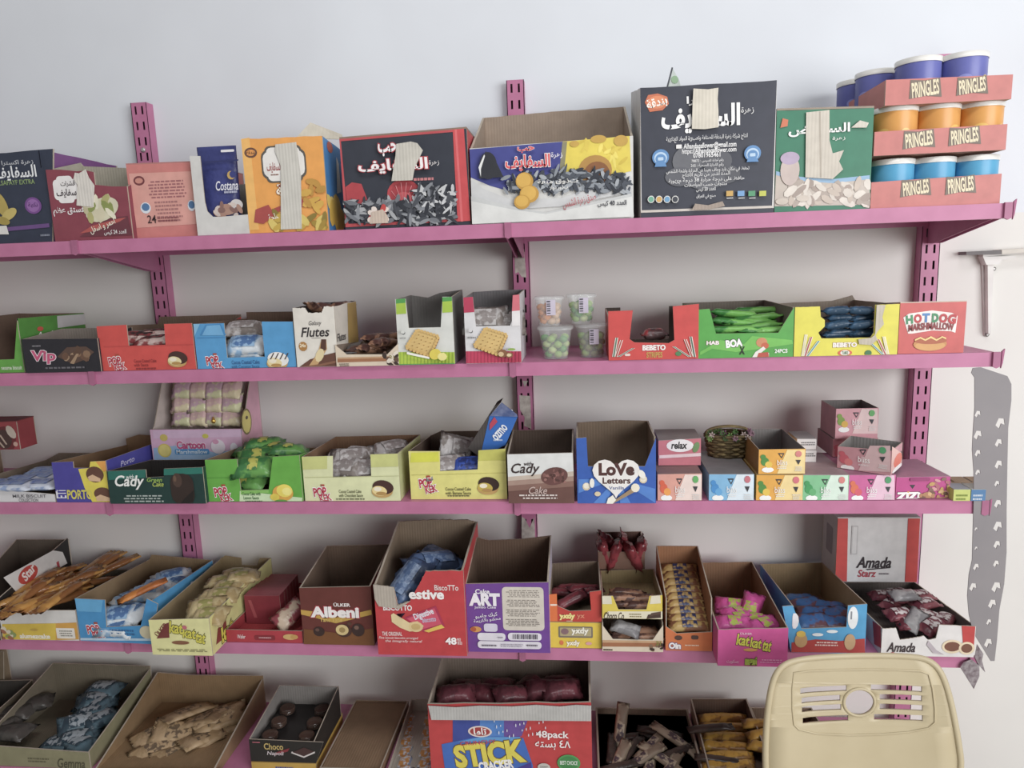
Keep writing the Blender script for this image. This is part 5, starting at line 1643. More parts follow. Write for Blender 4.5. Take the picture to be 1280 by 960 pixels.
# blue cake tray
b = notch_box('long light blue cake tray with blue packets and an orange stick, fourth shelf',
              [(101, 800), (190, 801), (197, 755), (176, 748), (176, 782), (133, 784), (131, 750), (93, 748)], '#3f97d2',
              [('p', '#5fb0e2', [(97, 764), (127, 765), (129, 750), (93, 748)])] + pop_logo(110, 783) + [('l', '#2f6aa0', 138, 785, 170, 795, 2), ('p', '#b9d6ec', [(101, 800), (196, 801), (196, 798), (101, 797)]), ('e', '#d9cfae', 184, 790, 9, 8)],
              row=R4, d=-.01, yaw=-3, depth=.235, back=[(268, 700), (190, 693), (165, 698)], inn='#8f7654', oR='#4fa3da')
pks('cake_blue', b, [(150, 770, .03, (30, 0, 15)), (165, 765, .05, (20, 0, -15)), (148, 782, .02, (30, 0, 0)), (185, 742, .1, (10, 0, 20)), (215, 722, .16, (10, 0, 40)), (225, 730, .15, (0, 10, -20)), (165, 748, .1, (0, 0, 60)), (200, 732, .14, (0, 0, 20))], 'blue foil cake packet in the long blue tray', 'packets in the long blue tray')
pks('pack_orange', b, [(178, 738, .07, (0, -14, 42))], 'single orange wrapped stick in the long blue tray', None)
# pale yellow carton
b = B('cake_box', 'pale yellow cake box jutting over the shelf edge with brown triangle logo', 'display box', R4,
      [(191, 818), (266, 820), (265, 773), (188, 775)], d=None, depth=.285, out='#e4e09a', inn='#a08a62', oR='#dcd88c', back=[(345, 697), (325, 697), (322, 706), (303, 706), (302, 697), (282, 694), (270, 698)], jag=.0006,
      art=[('p', '#7a3530', [(196, 798), (212, 797), (211, 778), (206, 780)]), ('t', '#7a3530', 'ÜLKER', 191, 783, 212, 790, {'rot': 48, 'b': .03}), ('t', '#d8cf3a', 'kat', 212, 777, 229, 792, {'b': .03, 'ol': '#33301a', 'ow': .035, 'rot': -8}), ('t', '#d8cf3a', 'kat', 229, 784, 245, 798, {'b': .03, 'ol': '#33301a', 'ow': .035, 'rot': -8}), ('t', '#d8cf3a', 'tat', 245, 791, 257, 804, {'b': .03, 'ol': '#33301a', 'ow': .035, 'rot': -12}),
           ('e', '#8a5a3c', 226, 803, 11, 2.4), ('e', '#c96a7a', 231, 784, 3, 2.6), ('l', '#8a865a', 193, 810, 262, 815, 2)],
      artR=[('p', '#8a3a30', [(270, 806), (284, 794), (282, 772), (272, 786)]), ('t', '#d8cf3a', 'kat', 276, 777, 292, 798, {'b': .06, 'ol': '#33301a', 'ow': .04})])
pks('cake_beige', b, [(258, 760, .05, (25, 0, 20)), (261, 766, .05, (20, 0, -15)), (277, 745, .10, (10, 0, 10)), (270, 748, .10, (0, 10, 0)), (286, 735, .14, (5, 0, -5)), (296, 720, .19, (10, 0, 8)), (280, 728, .17, (0, 5, 15)), (262, 770, .03, (20, 0, 0)), (303, 722, .17, (0, 0, 20))],
    'beige and green cake packet in the pale yellow box', 'packets in the pale yellow box')
# red low tray
b = B('wafer_tray', 'low red tray holding clear dark red packs beside the brown carton', 'tray', R4,
      [(284, 803), (379, 805), (377, 789), (284, 787)], d=.0, depth=.23, out='#b5323f', inn='#a83038', bh=.02, oL='#b5323f',
      art=[('t', '#f0dede', 'Wafer', 297, 793, 307, 798, {'sh': .2}), ('r', '#8a2430', 318, 794, 344, 800, 2), ('l', '#d9a8ac', 322, 795.5, 340, 798.5, 1), ('e', '#d9b06a', 363, 796, 9, 3.6), ('e', '#c99a50', 368, 796, 5, 3)])
for k in range(6):
    yy = .07 + .026 * k
    p = on_plane(332 + k * 5.0, 757 - k * 5.5, b.o + b.uy * yy, b.n)
    r_ = B('wafer_pack', 'dark red film wrapped wafer pack in the low red tray, ' + ['frontmost', 'second from front', 'third from front', 'fourth from front', 'fifth from front', 'rearmost'][k], 'packet', R4, [(308 + k * 5, 775 - k * 6.5), (352 + k * 3.4, 775 - k * 6.5), (354 + k * 3.4, 745 - k * 4.2), (304 + k * 5, 745 - k * 4.2)], d=b.d + yy, depth=.024, z0=b.z + .003, out='#8a2a36', inn='#8a2a36', oB='#8a2a36', top='#9c4a52', t=.001, group='packs in the low red tray',
           art=[('p', '#a84a50', [(310 + k * 5, 750), (318 + k * 5, 772), (322 + k * 5, 772), (314 + k * 5, 750)])] if k == 0 else ())
packet_kind('pack_cream', .07, .045, .018, '#c9b39a', '#8f3a44', None)
pks('pack_cream', b, [(362, 768, .05, (35, -20, 55))], 'cream and red packet leaning in the low red tray', None)
# brown carton with pralines
b = B('chocolate_carton', 'reddish brown open carton with white red lettering and praline balls', 'carton', R4,
      [(380, 806), (468, 807), (464, 733), (374, 735)], d=-.004, depth=.16, out='#6b3028', inn='#6b5544', back=[(476, 680), (416, 682)], t=.003,
      art=[('p', '#c9a03c', [(376, 762), (390, 764), (420, 772), (464, 762), (465, 768), (420, 779), (390, 771), (376, 768)]), ('p', '#7a4a20', [(380, 806), (468, 807), (467, 785), (430, 792), (380, 786)]), ('t', '#f6efec', 'Albeni', 388, 758, 449, 772, {'b': .05, 'ol': '#b02a38', 'ow': .05}), ('t', '#f6efec', 'ÜLKER', 417, 753, 438, 758, {'b': .03}), ('t', '#d9b85a', 'Tane Tane', 400, 772, 428, 777, {'b': .02}),
           ('e', '#3a2420', 399, 789, 7, 6), ('e', '#6a4a40', 397, 787, 2.6, 2), ('e', '#4a2c22', 430, 788, 10, 8), ('e', '#d9c080', 428, 787, 8, 6.6), ('e', '#a58a50', 428, 787, 4, 3.4), ('e', '#3a2420', 448, 787, 8, 8), ('e', '#7a5a4c', 446, 784, 3, 2.6), ('e', '#5a3a2a', 437, 779, 3, 2.4)])
# large red carton torn at the corner
b = B('biscuit_carton', 'large red carton with torn corner, cracker picture and white numerals', 'carton', R4,
      [(473, 816), (584, 818), (578, 713), (532, 714), (523, 732), (512, 752), (497, 756), (492, 735), (466, 731)], d=-.036, depth=.2, out='#c8363c', inn='#8a7660', oR='#c8363c', back=[(606, 652), (585, 649), (545, 649), (503, 651)], t=.004, jag=.0025,
      art=[('t', '#f6f0ee', 'estive', 511, 737, 555, 749, {'b': .04}), ('t', '#f0dcd8', 'BiscoTTo', 543, 731, 573, 738, {'b': .02}), ('t', '#f6f0ee', 'BISCOTTO', 479, 756, 515, 763, {'b': .03}),
           ('p', '#b52c50', [(505, 772), (545, 757), (556, 782), (530, 790)]), ('p', '#d9506a', [(509, 773), (543, 760), (552, 780), (528, 786)]), ('t', '#eae6f0', 'Digestive', 517, 763, 543, 773, {'rot': 20, 'b': .03}), ('t', '#c9d0ea', 'biscotto', 528, 771, 545, 777, {'rot': 8}),
           ('p', '#e6cf9a', [(489, 768), (492, 766), (512, 778), (522, 776), (530, 782), (524, 788), (512, 789), (500, 784), (490, 777)]), ('e', '#e3c88c', 520, 783, 9, 6.5), ('e', '#cfae6c', 520, 783, 6, 4), ('p', '#e8c24a', [(530, 788), (552, 780), (556, 784), (536, 790)]),
           ('t', '#f3dcd8', 'THE ORIGINAL', 478, 789, 503, 794, {'b': .02}), ('t', '#f0d0cc', 'Fine biscuit biscotto arranged', 474, 795, 523, 799, {'sh': .2}), ('t', '#f0d0cc', 'the integrally natural', 482, 799, 528, 803, {'sh': .2}), ('t', '#f8f2f0', '48', 557, 796, 571, 805, {'b': .04}), ('t', '#f8f2f0', 'PIECES\nPER BOX', 572, 797, 578, 805)])
tear(b, [(469, 748), (474, 757), (500, 760), (514, 750), (497, 756), (492, 733), (467, 730)], '#b5aa9c')
tear(b, [(577, 714), (579, 714), (606, 655), (603, 655)], '#b9453f', 'torn_edge_strip', 'right') if False else None
pks('bottle_pack', b, [(512, 728, .05, (10, -38, 52)), (543, 706, .1, (20, 10, 40)), (548, 702, .14, (20, 0, -45)), (525, 716, .11, (0, -20, 30))], 'blue film wrapped pack inside the large torn red carton', 'packs in the torn red carton')
# purple carton
b = B('cake_carton', 'purple open carton with white lettering and cream information panel', 'carton', R4,
      [(585, 815), (688, 815), (685, 728), (583, 730)], d=-.02, depth=.16, out='#74419a', inn='#6a5240', back=[(690, 669), (655, 673), (612, 675), (604, 671)], t=.003, oR='#c9c0d0',
      art=[('r', '#d8cfc2', 628, 734, 680, 788, 5)] + [('l', '#8a8078', 632, 737 + k * 12, 676, 747 + k * 12, 5) for k in range(4)] +
          [('t', '#f3eef6', 'Cake', 594, 736, 612, 742, {'b': .03}), ('t', '#f3eef6', 'ART', 586, 741, 625, 757, {'b': .06}), ('t', '#e6dcf0', 'Jumbo Cake', 593, 757, 620, 761, {'b': .02}), ('t', '#f3eef6', 'كيك جامبو', 594, 766, 622, 772, {'rot': 8}), ('t', '#f3eef6', 'محشو بالكريمة', 592, 772, 626, 777, {'rot': 8}),
           ('r', '#d9d2e6', 605, 779, 622, 789, 3), ('e', '#d89a4a', 595, 786, 7, 3.6), ('e', '#b5582f', 592, 786, 3.6, 3), ('r', '#e3dee8', 597, 790.5, 632, 800, 4), ('r', '#e3dee8', 635, 790.5, 677, 800, 4), ('r', '#e3dee8', 597, 801, 677, 810, 4)] +
          [('p', '#4a4452', [(641 + k * 2.5, 798), (642 + k * 2.5 + (k % 3) * .3, 798), (642 + k * 2.5 + (k % 3) * .3, 792), (641 + k * 2.5, 792)]) for k in range(13)] +
          [('l', '#6a6272', 600, 803.5, 622, 807.5, 1), ('l', '#a8a0b0', 624, 803, 655, 808, 2), ('l', '#6a6272', 658, 803.5, 674, 807.5, 1), ('l', '#8a8292', 622, 794, 630, 797, 1)])
# stacked red and yellow boxes
b0 = B('wafer_box', 'yellow wafer box with grey picture panel, under the red one', 'display box', R4, [(688, 809), (752, 811), (751, 779), (687, 778)], d=None, depth=.15, out='#e2c228', inn='#8c7a64', top='#a8905a',
       art=[('r', '#7a7064', 698, 783, 741, 797, 1.5), ('r', '#b5a678', 700, 784.5, 739, 795, 1), ('t', '#f0ecdc', 'yxdy', 714, 784, 736, 794, {'b': .05, 'ol': '#6a5a4a', 'ow': .03}), ('e', '#8a6a70', 706, 789, 5, 4), ('t', '#f6efd8', 'yxdy', 708, 800, 725, 808, {'b': .05, 'ol': '#b5862c', 'ow': .03}), ('e', '#d9703c', 702, 803, 2.6, 3), ('e', '#e0a0a0', 736, 804, 4, 2)])
b = B('wafer_box', 'red and orange wafer box with open front on the yellow one', 'display box', R4, [(687, 778), (752, 778), (750, 738), (737, 740), (739, 763), (712, 764), (698, 758), (697, 742), (686, 743)], d=b0.d, depth=.15, z0=b0.topz + .0022, out='#c23a30', inn='#7d6a56', back=[(744, 701), (690, 704)],
      art=[('p', '#e0702c', [(687, 778), (697, 778), (696, 742), (686, 743)]), ('p', '#f0e0d0', [(688, 757), (696, 757), (696, 755), (688, 755)]), ('t', '#efe08a', 'yxdy', 699, 766, 719, 775, {'b': .06}), ('t', '#e08a6a', 'yx', 721, 768, 731, 774, {'b': .03}), ('l', '#e8c9b0', 708, 775, 716, 777, 1)])
pks('bar_wine', b, [(712, 750, .03, (10, -18, 25)), (726, 745, .05, (0, -16, 18)), (716, 735, .09, (0, 0, 5)), (732, 736, .07, (0, 5, 12)), (707, 741, .07, (0, 0, -10))], 'dark wine red wafer bar in the red and orange box', 'bars in the red and orange box')
# cream chocolate bar boxes
b0 = B('chocolate_box', 'cream and brown chocolate bar box under the yellow one', 'display box', R4, [(753, 814), (829, 815), (827, 779), (820, 781), (816, 800), (766, 799), (763, 781), (752, 779)], d=None, depth=.15, out='#ddcdb5', inn='#8a7664', bh=.055,
       art=[('p', '#a56a44', [(753, 808), (828, 808.5), (828, 802), (753, 801)]), ('p', '#c9a078', [(753, 803), (828, 803.5), (828, 801), (753, 800)]), ('l', '#5a4438', 754, 810, 768, 814, 1), ('s', '#5a4438', 812, 805, 828, 813, 9, 3, 2, ['#6a4c3a', '#8a6a50', '#3f2d24']), ('t', '#8a8a3a', '21', 820, 801, 826, 806, {'b': .03})])
pks('bar_brown', b0, [(785, 790, .025, (0, 5, 8)), (802, 787, .03, (0, 0, -5)), (780, 796, .02, (0, 0, 0)), (806, 796, .02, (0, 0, 5))], 'brown chocolate bar in the lower cream box', 'bars in the lower cream box')
pks('pack_grey', b0, [(782, 785, .012, (20, 12, -12))], 'white torn wrapper lying on the lower cream chocolate box', None)
b = B('chocolate_box', 'yellow and cream chocolate bar box with cut-away window and tall back', 'display box', R4, [(753, 777), (828, 777), (825, 744), (812, 745), (808, 762), (773, 762), (766, 745), (752, 745)], d=b0.d, depth=.15, z0=b0.z + .067, out='#dfc73a', inn='#8f7d54', back=[(820, 711), (750, 713)], oL='#b5a04a', oR='#b5a04a',
      art=[('p', '#e0d8c0', [(753, 755), (765, 755), (764, 745), (752, 745)]), ('p', '#e0d8c0', [(812, 755), (826, 754), (825, 744), (814, 745)]), ('p', '#e4dcc0', [(754, 776), (828, 776), (828, 764), (760, 764)]), ('t', '#4a3a2c', 'Choco Co', 755, 765, 780, 774, {'sh': .3, 'b': .02}), ('l', '#8a7a4c', 786, 766, 803, 772, 2), ('p', '#4a342c', [(808, 774), (826, 772), (826, 766), (810, 768)]), ('p', '#5f463a', [(812, 770), (826, 767), (826, 764), (814, 766)])])
pks('bar_brown', b, [(778, 747, .04, (0, 0, 0)), (800, 748, .04, (0, 0, 4)), (788, 756, .03, (0, 0, -3)), (785, 741, .07, (0, 5, 0)), (803, 757, .025, (0, 0, 0))], 'brown chocolate bar in the yellow and cream box', 'bars in the yellow and cream box')
# dark red bags at the back
sup = B('snack_carton', 'plain brown carton behind the chocolate bar boxes', 'carton', R4, [(752, 780), (806, 780), (806, 714), (752, 714)], d=.14, depth=.1, out='#6d5a4a', top='#6d5a4a')
b = B('snack_carton', 'small carton with dark red glossy bags at the back of fourth shelf', 'carton', R4, [(748, 712), (806, 712), (804, 690), (748, 690)], d=.142, depth=.08, z0=sup.topz + .003, out='#7a5a4a', inn='#6a4a40', back=[(803, 664), (746, 665)])
packet_kind('bag_wine', .075, .05, .024, '#6d2028', '#8a3038', None, .2)
pks('bag_wine', b, [(755, 690, .02, (0, 75, 10)), (768, 692, .015, (0, -70, -8)), (790, 694, .01, (0, 65, 20)), (799, 690, .02, (0, -75, 0)), (780, 684, .04, (0, 80, 0)), (762, 684, .05, (0, 70, 30))], 'glossy dark red bag in the small rear carton', 'dark red bags', 'snack_bag', 'bag')
# orange wafer box
b = B('wafer_box', 'orange upright box filled with rows of gold wafer bars', 'display box', R4,
      [(832, 813), (890, 814), (888, 795), (888, 738), (886, 790), (846, 792), (840, 783), (843, 738), (838, 738), (821, 740)], d=None, depth=.17, out='#d9763c', inn='#9c6a44', oR='#cf6f3a', oL='#d07a48',
      sideR=[(0, .045), (.02, .105), (1, .14)], sideL=[(0, .105), (1, .14)], bh=.14, no=(),
      art=[('t', '#f6f0f0', 'Oin', 836, 803, 851, 811, {'b': .06, 'ol': '#3a3a8a', 'ow': .06}), ('l', '#f0d8c0', 854, 805, 874, 808, 1), ('e', '#5a4038', 848, 797, 5, 3), ('r', '#5a4038', 864, 794, 873, 799, 2)])
FRO = ['frontmost', 'second from front', 'third from front', 'fourth from front', 'fifth from front', 'sixth from front', 'seventh from front', 'eighth from front', 'rearmost']
for k in range(9):
    yy = .018 + k * .016
    pk('bar_gold', b, 862 - k * 1.6, 783 - k * 9, yy + .004, (25, 0, 0), 'wafer_bar', 'gold wafer bar with dark blue letters in the orange box, ' + FRO[k], 'bars in the orange box', 'wafer bar')
# pink cake box
b = B('cake_box', 'hot pink cake box with lime lettering, jutting over the shelf edge', 'display box', R4,
      [(897, 834), (984, 832), (985, 785), (896, 787)], d=None, depth=.27, out='#d8529c', inn='#8f6a4c', oR='#cf4c94', oL='#c94a90', back=[(941, 702), (868, 703)], jag=.0012, dlim=(-.1, .2),
      art=[('t', '#d8d43c', 'kat', 921, 793, 937, 807, {'b': .03, 'ol': '#3a3a1c', 'ow': .035, 'rot': -8}), ('t', '#d8d43c', 'kat', 938, 797, 952, 810, {'b': .03, 'ol': '#3a3a1c', 'ow': .035, 'rot': -8}), ('t', '#d8d43c', 'tat', 953, 801, 964, 814, {'b': .03, 'ol': '#3a3a1c', 'ow': .035, 'rot': -10}), ('t', '#f3d8e6', 'ÜLKER', 925, 790, 940, 793), ('e', '#e0a050', 938, 812, 9, 2),
           ('t', '#a8b83a', 'maxi', 931, 821, 946, 831, {'b': .08, 'ol': '#5a4a2c', 'ow': .05}), ('t', '#f0c0dc', 'بسكويت', 908, 824, 923, 829), ('l', '#e89ac8', 949, 823, 980, 829, 2)])
pks('pack_magenta', b, [(922, 768, .09, (15, 10, 30)), (918, 758, .12, (30, 0, -10)), (938, 762, .1, (10, -35, 60)), (924, 775, .07, (20, 0, 20)), (945, 776, .07, (10, 0, -20)), (918, 780, .05, (20, 0, 0)), (955, 782, .05, (20, 0, 30))], 'magenta and lime cake packet in the hot pink box', 'packets in the hot pink box')
# blue and red cartoon box
b = B('biscuit_box', 'sky blue and red open biscuit box right of the hot pink box', 'display box', R4,
      [(989, 817), (1081, 816), (1079, 755), (1060, 757), (1058, 784), (1002, 786), (1000, 757), (978, 758)], d=None, depth=.24, out='#4fa6d8', inn='#9c8460', oL='#4f98cc', oR='#4a90c4', back=[(1030, 703), (968, 705)],
      art=[('p', '#b53a38', [(988, 817), (1081, 816), (1081, 798), (1050, 801), (1020, 799), (988, 803)]), ('e', '#eef2f4', 993, 776, 5.5, 10), ('e', '#eef2f4', 1066, 772, 6.5, 14), ('r', '#8a8f98', 1063, 764, 1065, 774, .5), ('e', '#eef4f6', 1022, 793, 7, 2), ('e', '#eef4f6', 1040, 789, 7, 2), ('l', '#f0d0c8', 1018, 801, 1048, 808, 2), ('e', '#c9a06a', 1001, 800, 8, 9), ('e', '#e0c04a', 1001, 792, 6, 4), ('e', '#c9a47a', 1062, 802, 7, 10)])
pks('pack_blue', b, [(1015, 778, .03, (25, 0, 10)), (1040, 780, .03, (25, 0, -10)), (1010, 756, .1, (10, 0, 20)), (1035, 760, .09, (10, 0, -15)), (1020, 768, .06, (20, 0, 0)), (1045, 768, .06, (10, 0, 30)), (1000, 750, .13, (0, 0, 0))], 'blue and wine red biscuit packet in the sky blue box', 'packets in the sky blue box')
# red white tray with dark packs
b = B('cake_tray', 'white and red torn tray of maroon packets behind the plastic chair', 'tray', R4,
      [(1101, 820), (1217, 821), (1219, 783), (1174, 781), (1170, 798), (1160, 800), (1155, 795), (1145, 797), (1125, 800), (1120, 785), (1103, 786)], d=None, depth=.24, out='#dedad8', inn='#6d625c', oL='#d0ccca', oR='#c9c6c4', back=[(1141, 726), (1070, 729)], jag=.0008,
      art=[('p', '#c23a38', [(1204, 810), (1217, 810), (1219, 783), (1202, 782)]), ('t', '#3a2c30', 'Amada', 1108, 803, 1144, 815, {'sh': .3, 'b': .02}), ('t', '#b53a48', 'Starz', 1112, 815, 1135, 820, {'sh': .2}),
           ('e', '#e6d2b0', 1190, 808, 13, 8.5), ('e', '#7a4c38', 1190, 808, 10, 6), ('e', '#e6d2b0', 1208, 810, 10, 8), ('e', '#7a4c38', 1208, 810, 7, 5.6), ('p', '#b9aeb4', [(1160, 800), (1170, 812), (1180, 818), (1166, 816), (1158, 806)])],
      artL=[('p', '#b53a3c', [(1093, 805), (1103, 812), (1101, 783), (1091, 776)]), ('p', '#b53a3c', [(1048, 775), (1056, 781), (1054, 742), (1046, 735)])])
pks('pack_maroon', b, [(1130, 748, .12, (10, 0, -15)), (1155, 755, .1, (0, 0, 20)), (1115, 755, .12, (0, 0, 40)), (1125, 768, .07, (10, 0, 10)), (1160, 770, .07, (0, 10, -25)), (1165, 782, .04, (15, -10, 30)), (1105, 745, .15, (0, 0, 0)), (1140, 780, .05, (10, 0, 0)), (1180, 775, .06, (0, 0, 50)), (1120, 742, .17, (0, 0, 12)), (1148, 745, .14, (0, 0, 10))], 'maroon and white cake packet in the torn red and white tray', 'maroon packets in the torn tray')
pks('pack_grey', b, [(1143, 775, .05, (20, -25, 40)), (1130, 744, .1, (10, 0, 8))], 'grey foil packet in the torn red and white tray', 'grey packets in the torn tray')
# standing white and red carton
sup = B('cake_carton', 'plain white carton hidden behind the torn red and white tray', 'carton', R4, [(1040, 770), (1140, 770), (1142, 726), (1040, 724)], d=.155, depth=.08, out='#cfcac8', top='#cfcac8') if False else None
b = B('cake_carton', 'closed white carton with red edges and cursive lettering, standing at back', 'carton', R4,
      [(1044, 725), (1146, 726), (1150, 648), (1044, 648)], d=.16, depth=.085, out='#dcdad8', inn=CARD, top='#c9c6c4', oL='#b9b3b3', z0=b.topz + .004, t=.003,
      art=[('p', '#d0453f', [(1042, 760), (1057, 760), (1060, 648), (1044, 648)]), ('p', '#d0453f', [(1129, 760), (1146, 760), (1150, 648), (1135, 648)]), ('t', '#33282c', 'Amada', 1070, 696, 1114, 710, {'sh': .3, 'b': .025}), ('p', '#33282c', [(1082, 711), (1112, 709), (1112, 710), (1084, 712.5)]), ('t', '#b53a48', 'Starz', 1072, 712, 1095, 721, {'sh': .2, 'b': .02}), ('l', '#8a8286', 1097, 715, 1112, 719, 1), ('r', '#c6c3c2', 1064, 657, 1072, 693, 1), ('r', '#dcdad8', 1065.5, 658.5, 1070.5, 691.5, 1)],
      artL=[('r', '#8a8286', 1033, 655, 1041, 690, 1)])
# ================================================================ LOWEST SHELF
R5 = 4
packet_kind('sachet_tan', .12, .065, .016, '#b79a72', '#a5885f', '#6d5a44', .5, bandw=.45)
packet_kind('pack_navy', .09, .06, .03, '#2f4450', '#54707c', '#9aa4aa')
packet_kind('pack_dark', .09, .06, .03, '#3a3734', '#4c4742', None)
packet_kind('pack_white', .045, .035, .02, '#c9ced4', '#8f9cb4', '#c98a3c', bandw=.9)
packet_kind('pack_wine', .08, .055, .03, '#54222c', '#6d2f3a', None)
packet_kind('stick_paper', .12, .026, .012, '#b5a58c', '#8c7a66', '#54444c', .5, bandw=.3)
packet_kind('stick_dark', .1, .022, .012, '#4c3c34', '#3a2f2a', None)
packet_kind('pack_yellow', .07, .03, .018, '#c99a2c', '#8f6420', None)

B('snack_carton', 'narrow brown carton edge at the far left of the lowest shelf', 'carton', R5, [(-80, 900), (8, 900), (4, 815), (-80, 815)], d=.207, depth=.035, out='#7d6c54', inn=CARD, top='#7d6c54', oR='#8a775c')
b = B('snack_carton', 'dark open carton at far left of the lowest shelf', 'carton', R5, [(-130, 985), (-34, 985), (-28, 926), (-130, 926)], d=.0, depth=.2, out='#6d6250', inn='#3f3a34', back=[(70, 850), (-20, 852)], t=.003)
pks('pack_dark', b, [(20, 890, .12, (0, 0, 10)), (0, 905, .08, (0, 0, -15)), (40, 880, .15, (0, 0, 30)), (-10, 895, .13, (0, 0, 0)), (15, 915, .06, (0, 0, 0))], 'dark film pack in the far left dark carton', 'packs in the dark carton')
b = B('snack_carton', 'olive grey open carton of dark blue packs on the lowest shelf', 'carton', R5, [(-18, 990), (118, 992), (116, 941), (-14, 932)], d=.0, depth=.235, out='#8f8a68', inn='#7a705c', back=[(212, 836), (190, 832), (106, 829)], t=.003, jag=.0006,
      art=[('t', '#54503a', 'Gemma', 72, 948, 106, 960, {'sh': .3}), ('l', '#6a654a', 32, 946, 62, 954, 2)])
pks('pack_navy', b, [(100, 905, .1, (20, 10, 40)), (95, 925, .06, (10, 0, 10)), (120, 880, .16, (10, 0, -10)), (122, 875, .17, (0, 10, 30)), (125, 900, .12, (0, 0, 60)), (75, 932, .05, (0, 0, 0)), (116, 890, .14, (0, 0, 20)), (98, 930, .05, (0, 0, -20)), (130, 862, .2, (0, 0, 0))], 'dark blue foil pack in the olive grey carton', 'packs in the olive carton')
b = B('snack_carton', 'brown carton heaped with tan paper sachets', 'carton', R5, [(122, 990), (272, 992), (288, 962), (130, 962)], d=-.01, depth=.245, out='#9a7c58', inn='#94764f', back=[(345, 848), (330, 844), (235, 843), (213, 840)], t=.0035)
sp = []
for (x, y, yy) in ((200, 935, .08), (225, 915, .12), (250, 900, .15), (270, 893, .17), (275, 898, .16), (190, 955, .05), (225, 945, .07), (245, 930, .1), (258, 920, .12), (210, 965, .04), (245, 955, .06), (255, 950, .07), (235, 890, .17), (272, 910, .15), (240, 965, .04), (200, 915, .12)):
    sp.append((x, y, yy, (random.uniform(-18, 22), random.uniform(-20, 14), random.uniform(-10, 55))))
pks('sachet_tan', b, sp, 'tan paper sachet with dark print in the brown carton', 'tan sachets in the brown carton', 'paper_sachet', 'sachet')
# black biscuit box on a yellow one
b0 = B('biscuit_box', 'yellow biscuit box under the black box on the lowest shelf', 'box', R5, [(318, 990), (398, 991), (394, 955), (314, 953)], d=.012, depth=.17, out='#c9a23c', inn=CARD, top='#a8863a', art=[('l', '#4a5a9a', 344, 957, 368, 962, 1)])
b = B('biscuit_box', 'black open biscuit box with gold lettering and filmed biscuits', 'display box', R5, [(314, 953), (395, 954), (404, 928), (311, 924)], d=.012, depth=.16, z0=b0.z + b0.h + .002, out='#26221f', inn='#8c8782', back=[(431, 858), (348, 856)],
      art=[('t', '#c9ae62', 'Choco', 330, 929, 354, 937, {'b': .02}), ('t', '#d9ccd0', 'Napoli', 334, 939, 355, 945, {'sh': .2}), ('p', '#8f2f38', [(343, 944), (360, 939), (362, 935), (346, 940)]), ('p', '#d8d0cc', [(364, 941), (380, 947), (395, 941), (394, 939), (380, 945), (365, 939)]), ('p', '#4a2f2c', [(366, 940), (380, 945), (393, 939), (380, 934)]), ('l', '#c96a7a', 315, 926, 326, 929, 1)])
SL = b
mb = MB()
rot_ = []
for i in range(2):
    for j in range(3):
        p = b.front.Mi @ on_plane((346, 384)[i] + j * (12 if i == 0 else 10), 914 - j * 19, b.o + b.uy * (.035 + j * .048), b.n)
        u, yd = (b.uL + .03 if i == 0 else b.uR - .03), .033 + j * .046
        t_ = empty('sandwich_biscuit', b.front.M @ Vector((u, yd, .03)))
        tag(t_, 'filmed chocolate sandwich biscuits in the black box, %s, %s' % (['left column', 'right column'][i], ['front', 'middle', 'back'][j]), 'biscuit', 'biscuits in the black box')
        mb = MB()
        for q in range(3):
            mb.lathe([(.0155, 0), (.017, .0015), (.0155, .0032)], mat('#6d4a36', .5, 'print', '#54382a', 80.0), 16, (0, (q - 1) * .001, q * .0036))
        mb.build('biscuit_stack', t_)
        mb = MB()
        mb.lathe([(.0185, .0), (.0185, .0125), (.002, .0135)], mat('#2a2826', .12, 'film'), 16)
        mb.build('film', t_)
mb = MB()
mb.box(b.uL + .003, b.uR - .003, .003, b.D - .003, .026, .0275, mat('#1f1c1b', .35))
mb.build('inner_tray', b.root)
# plain brown carton
b = B('snack_carton', 'plain brown folded carton with bare inside beside the black box', 'carton', R5, [(402, 990), (478, 992), (478, 962), (402, 960)], d=.0, depth=.24, out='#8c6f52', inn='#8a6c50', back=[(505, 876), (428, 874)], t=.003)
mb = MB()
mb.prism([(b.uL + .004, .004, .02), (b.uR - .004, .004, .02), (b.uR - .004, b.D - .005, b.hb * .8), (b.uL + .004, b.D - .005, b.hb * .8)], (0, 0, -.003), mat('#8f7254', .9, 'card'))
mb.build('inner_flap', b.root)
# white packs
b = B('snack_tray', 'tray of small white and orange packs left of the big cracker carton', 'tray', R5, [(484, 990), (546, 992), (546, 970), (484, 968)], d=.0, depth=.23, out='#c9c4bc', inn='#b5ada0', bh=.03)
sp = []
for r_ in range(6):
    for c_ in range(2):
        sp.append((505 + c_ * 26 + r_ * 1.2, 968 - r_ * 13, .015 + r_ * .036, (0, 0, 84 + random.uniform(-8, 8))))
pks('pack_white', b, sp, 'small white pack with orange ends in the tray by the cracker carton', 'white packs in the tray')
